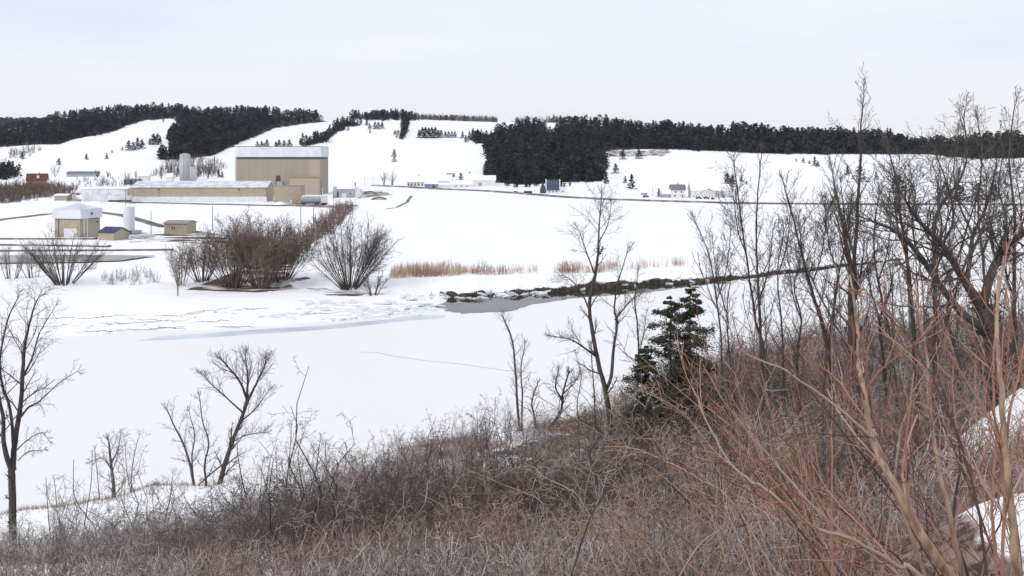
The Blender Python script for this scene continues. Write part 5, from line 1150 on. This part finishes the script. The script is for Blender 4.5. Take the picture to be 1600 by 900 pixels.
# ------------------------------------------------------------------ close stems at lower right
def near_stem(label, pts, w0, w1, seed, m, mc, d, nch=(8, 4), bl=.5, name='sapling', maxlev=2, sides=10, rmin=.0016, ang=(15, 45), tmin=.35):
    rng = np.random.default_rng(seed); w_ = Wood(); P3 = [px3(a, b_, dd) for a, b_, dd in pts]
    f_ = P3[0]+(P3[0]-P3[1])*1.2; g = float(Z(P3[0][0], P3[0][1]))
    dv = unit(P3[0]-P3[1]); q_ = P3[0].copy()
    for _ in range(30):
        if q_[2] < float(Z(q_[0], q_[1]))-.05: break
        dv = unit(dv+np.array([0, 0, -.12])); q_ = q_+dv*.15
    if _: P3 = [q_, (q_+P3[0])/2-dv*.02]+P3
    base = P3[0].copy(); root = empty(name, base, 0, label, 'sapling'); c = catmull(P3, 6); m_ = len(c); s_ = np.linspace(0, 1, m_)
    rad = (w0*(1-s_)+w1*s_)/2*d/F*(.85 if w0 > 7 else 1)*(1+.06*np.sin(s_*40+seed)); c[1:-1] += rng.normal(0, .002, (m_-2, 3))
    grow(w_, rng, None, None, bl/.5, 0, 0, maxlev, rmin, nch, .5, .10, .05, ang, 5, tmin, 'T', c-base, rad)
    V, Q = w_.mesh(['T'], sides); mesh_np('stem', V, [Q], M[m], root, smooth=True); V, Q = w_.mesh([1, 2, 3], 4); mesh_np('twigs', V, [Q], M[mc], root)
    return root
near_stem('thick tan stem slanting up left at lower right', [(1510,940,4.3),(1485,900,4.3),(1441,838,4.3),(1388,740,4.4),(1361,678,4.5),(1352,624,4.5),(1343,571,4.6),(1338,500,4.7),(1328,430,4.8)], 26, 4, 801, 'stem_tan', 'stem_red', 4.4, (13,5), .65)
near_stem('thick tan upright stem close to the right edge', [(1590,940,4.0),(1586,860,4.0),(1579,784,4.0),(1568,678,4.05),(1563,589,4.1),(1557,500,4.2),(1560,430,4.3)], 22, 5, 802, 'stem_tan', 'stem_red', 4, (13,5), .6)
near_stem('medium tan stem between the two thick tan stems', [(1520,950,5),(1503,891,5),(1477,775,5),(1459,687,5.1),(1450,602,5.1),(1449,558,5.2),(1437,500,5.2),(1430,440,5.3)], 13, 3, 803, 'stem_tan', 'stem_red', 5, (12,4), .6)
near_stem('long pale branch sweeping low to the left at lower right', [(1440,905,4.2),(1405,887,4.2),(1334,844,4.1),(1263,820,4.1),(1206,771,4.1),(1148,731,4.1),(1108,664,4.1),(1081,605,4.2)], 11, 2.2, 804, 'stem_pale', 'stem_red', 4.2, (14,4), .5, tmin=.2)
near_stem('pale forked branch reaching up left from the thick slanting stem', [(1375,700,4.45),(1361,682,4.45),(1299,629,4.4),(1228,580,4.4),(1161,549,4.4),(1134,500,4.4)], 8, 2, 805, 'stem_pale', 'stem_dark', 4.4, (10,4), .45)
near_stem('second pale branch running beside the low sweeping one', [(1430,930,4.6),(1350,860,4.5),(1280,800,4.5),(1190,700,4.5),(1140,640,4.5),(1098,570,4.5)], 8, 2, 806, 'stem_pale', 'stem_red', 4.5, (12,4), .5)
near_stem('dark straight shoot crossing behind the thick slanting stem', [(1490,910,4.8),(1420,800,4.8),(1330,690,4.8),(1250,590,4.9),(1190,500,5)], 7, 1.6, 807, 'stem_dark', 'stem_dark', 4.8, (9,3), .4)
near_stem('dark red shoot curving up to the right at the lower right corner', [(1545,920,4.4),(1520,760,4.4),(1480,640,4.4),(1440,560,4.5),(1400,500,4.6),(1370,470,4.7)], 8, 1.6, 808, 'stem_dark', 'stem_red', 4.4, (9,3), .45)
near_stem('bright red shoot rising beside the right edge stem', [(1570,760,4.1),(1575,660,4.1),(1590,590,4.1),(1602,520,4.2),(1606,440,4.3)], 8, 2, 809, 'stem_red', 'stem_red', 4.1, (9,3), .4)
near_stem('red orange shoot right of the medium tan stem', [(1560,920,4.6),(1550,800,4.6),(1556,690,4.6),(1552,600,4.6),(1555,520,4.6),(1568,400,4.7)], 7, 2, 810, 'stem_red', 'stem_red', 4.6, (9,3), .45)
near_stem('thin whitish twig with kinks between the thick stems', [(1400,720,5),(1415,650,5),(1432,628,5),(1480,655,5),(1500,640,5)], 4, 1.5, 811, 'stem_pale', 'stem_pale', 5, (6,3), .3)
near_stem('dark shoot running up the middle of the lower right', [(1520,930,5.2),(1490,820,5.2),(1500,700,5.2),(1470,600,5.2),(1455,520,5.3),(1480,430,5.3)], 6, 1.5, 812, 'stem_dark', 'stem_dark', 5.2, (8,3), .45)
for i in range(54):
    r_ = np.random.default_rng(900+i); xb = r_.uniform(1180, 1640); d = r_.uniform(4.5, 11); an_ = r_.normal(-.28, .32); L_ = r_.uniform(240, 520); yb = r_.uniform(860, 960)
    pts = [(xb+math.sin(an_*(1+.3*t_))*L_*t_, yb-math.cos(an_*(1+.3*t_))*L_*t_, d+.2*t_) for t_ in (0, .3, .6, 1)]
    mm = [('stem_red','stem_red'),('stem_dark','stem_red'),('stem_dark','stem_red'),('stem_red','stem_red'),('stem_pale','stem_red'),('stem_red','stem_dark')][i % 6]
    o = near_stem({'stem_red': 'thin reddish shoot in the tangle at lower right', 'stem_dark': 'thin dark shoot in the tangle at lower right', 'stem_pale': 'thin pale shoot in the tangle at lower right'}[mm[0]], pts, r_.uniform(3.5, 6.5)*5/d, 1.2*5/d, 900+i, *mm, d, (8, 4), .5, rmin=.0018, sides=6, ang=(15, 50), tmin=.25)
    o['group'] = 'thin shoots tangled at lower right'
for i in range(26):
    r_ = np.random.default_rng(1200+i); xb = r_.uniform(900, 1330); d = r_.uniform(7, 15); an_ = r_.choice([-1, 1])*r_.uniform(.2, 1.0); L_ = r_.uniform(120, 300); yb = r_.uniform(760, 940)
    pts = [(xb+math.sin(an_*(1+.4*t_))*L_*t_+r_.normal(0, 6), yb-math.cos(an_*(1+.4*t_))*L_*t_+r_.normal(0, 6), d+.3*t_) for t_ in (0, .25, .5, .75, 1)]
    mm = [('bark_grey','stem_pale'),('stem_pale','stem_pale'),('bark_dark','twig_grey')][i % 3]
    o = near_stem({'bark_grey': 'crooked grey twig in front of the bottom thicket', 'stem_pale': 'crooked pale twig in front of the bottom thicket', 'bark_dark': 'crooked dark twig in front of the bottom thicket'}[mm[0]], pts, r_.uniform(3, 4.5)*8/d, 1.0*8/d, 1200+i, *mm, d, (9, 5), .55, rmin=.0028, sides=5, ang=(30, 75), tmin=.1, name='shrub_branch')
    o['group'] = 'crooked twigs before the bottom thicket'
# crab apple like twigs with berries, bottom centre
for i, (px, top, d, ln) in enumerate([(1130,700,9.5,-60),(1075,770,9,-90),(1230,690,8.5,-50),(1010,800,10,-40)]):
    near_stem(['pale crooked shrub branch at bottom right of centre','low crooked branch with red berries at bottom','crooked grey branch under the sweeping pale branch','short crooked twig with a red berry at bottom centre'][i],
      [(px+20,930,d),(px+10,860,d),(px+ln*.5,(860+top)/2,d),(px+ln,top,d+.2)], 5.5, 1.3, 950+i, 'bark_grey', 'stem_pale', d, (11,5), .55, maxlev=2, rmin=.002, ang=(35,75), tmin=.2, name='shrub_branch')
for i, (px, py, d) in enumerate([(978,810,9.9),(1012,820,9.2),(935,836,10),(1045,655,9.5),(1134,690,9.3),(1165,690,9.1)]):
    mb = MB(); n = 10; rr_ = .012 if px < 1040 else .008; vs = [(rr_*math.sin(t_)*math.cos(a), rr_*math.sin(t_)*math.sin(a), rr_*math.cos(t_)*1.1) for t_ in (.4,.9,1.57,2.2,2.8) for a in np.arange(n)*6.2832/n]
    mb.add(vs, [(r_*n+j, r_*n+(j+1)%n, (r_+1)*n+(j+1)%n, (r_+1)*n+j) for r_ in range(4) for j in range(n)]+[tuple(range(n))[::-1], tuple(range(4*n, 5*n))])
    o = mb.build('berry', M['berry'], None, True); o.location = px3(px, py, d); MB().bar((0, 0, rr_*.9), (.02, .01, .09), .002).build('stalk', M['stem_dark'], o)
    tag(o, 'small red berry hanging on a twig in the bottom thicket', 'berry', 'red berries in the bottom thicket')

# ------------------------------------------------------------------ thin winter haze over the valley
hz = MB(); hz.box(-9500, 9500, -9500, 9500, -3.0, 330); hm = bpy.data.materials.new('haze'); hm.use_nodes = True; t = hm.node_tree; t.nodes.clear()
po = t.nodes.new('ShaderNodeOutputMaterial'); pv = t.nodes.new('ShaderNodeVolumePrincipled'); pv.inputs['Density'].default_value = 2.2e-5; pv.inputs['Color'].default_value = (.80, .87, 1, 1)
t.links.new(pv.outputs[0], po.inputs['Volume']); ho = hz.build('haze', hm); tag(ho, 'thin pale winter haze over the valley', 'haze', kind='stuff')
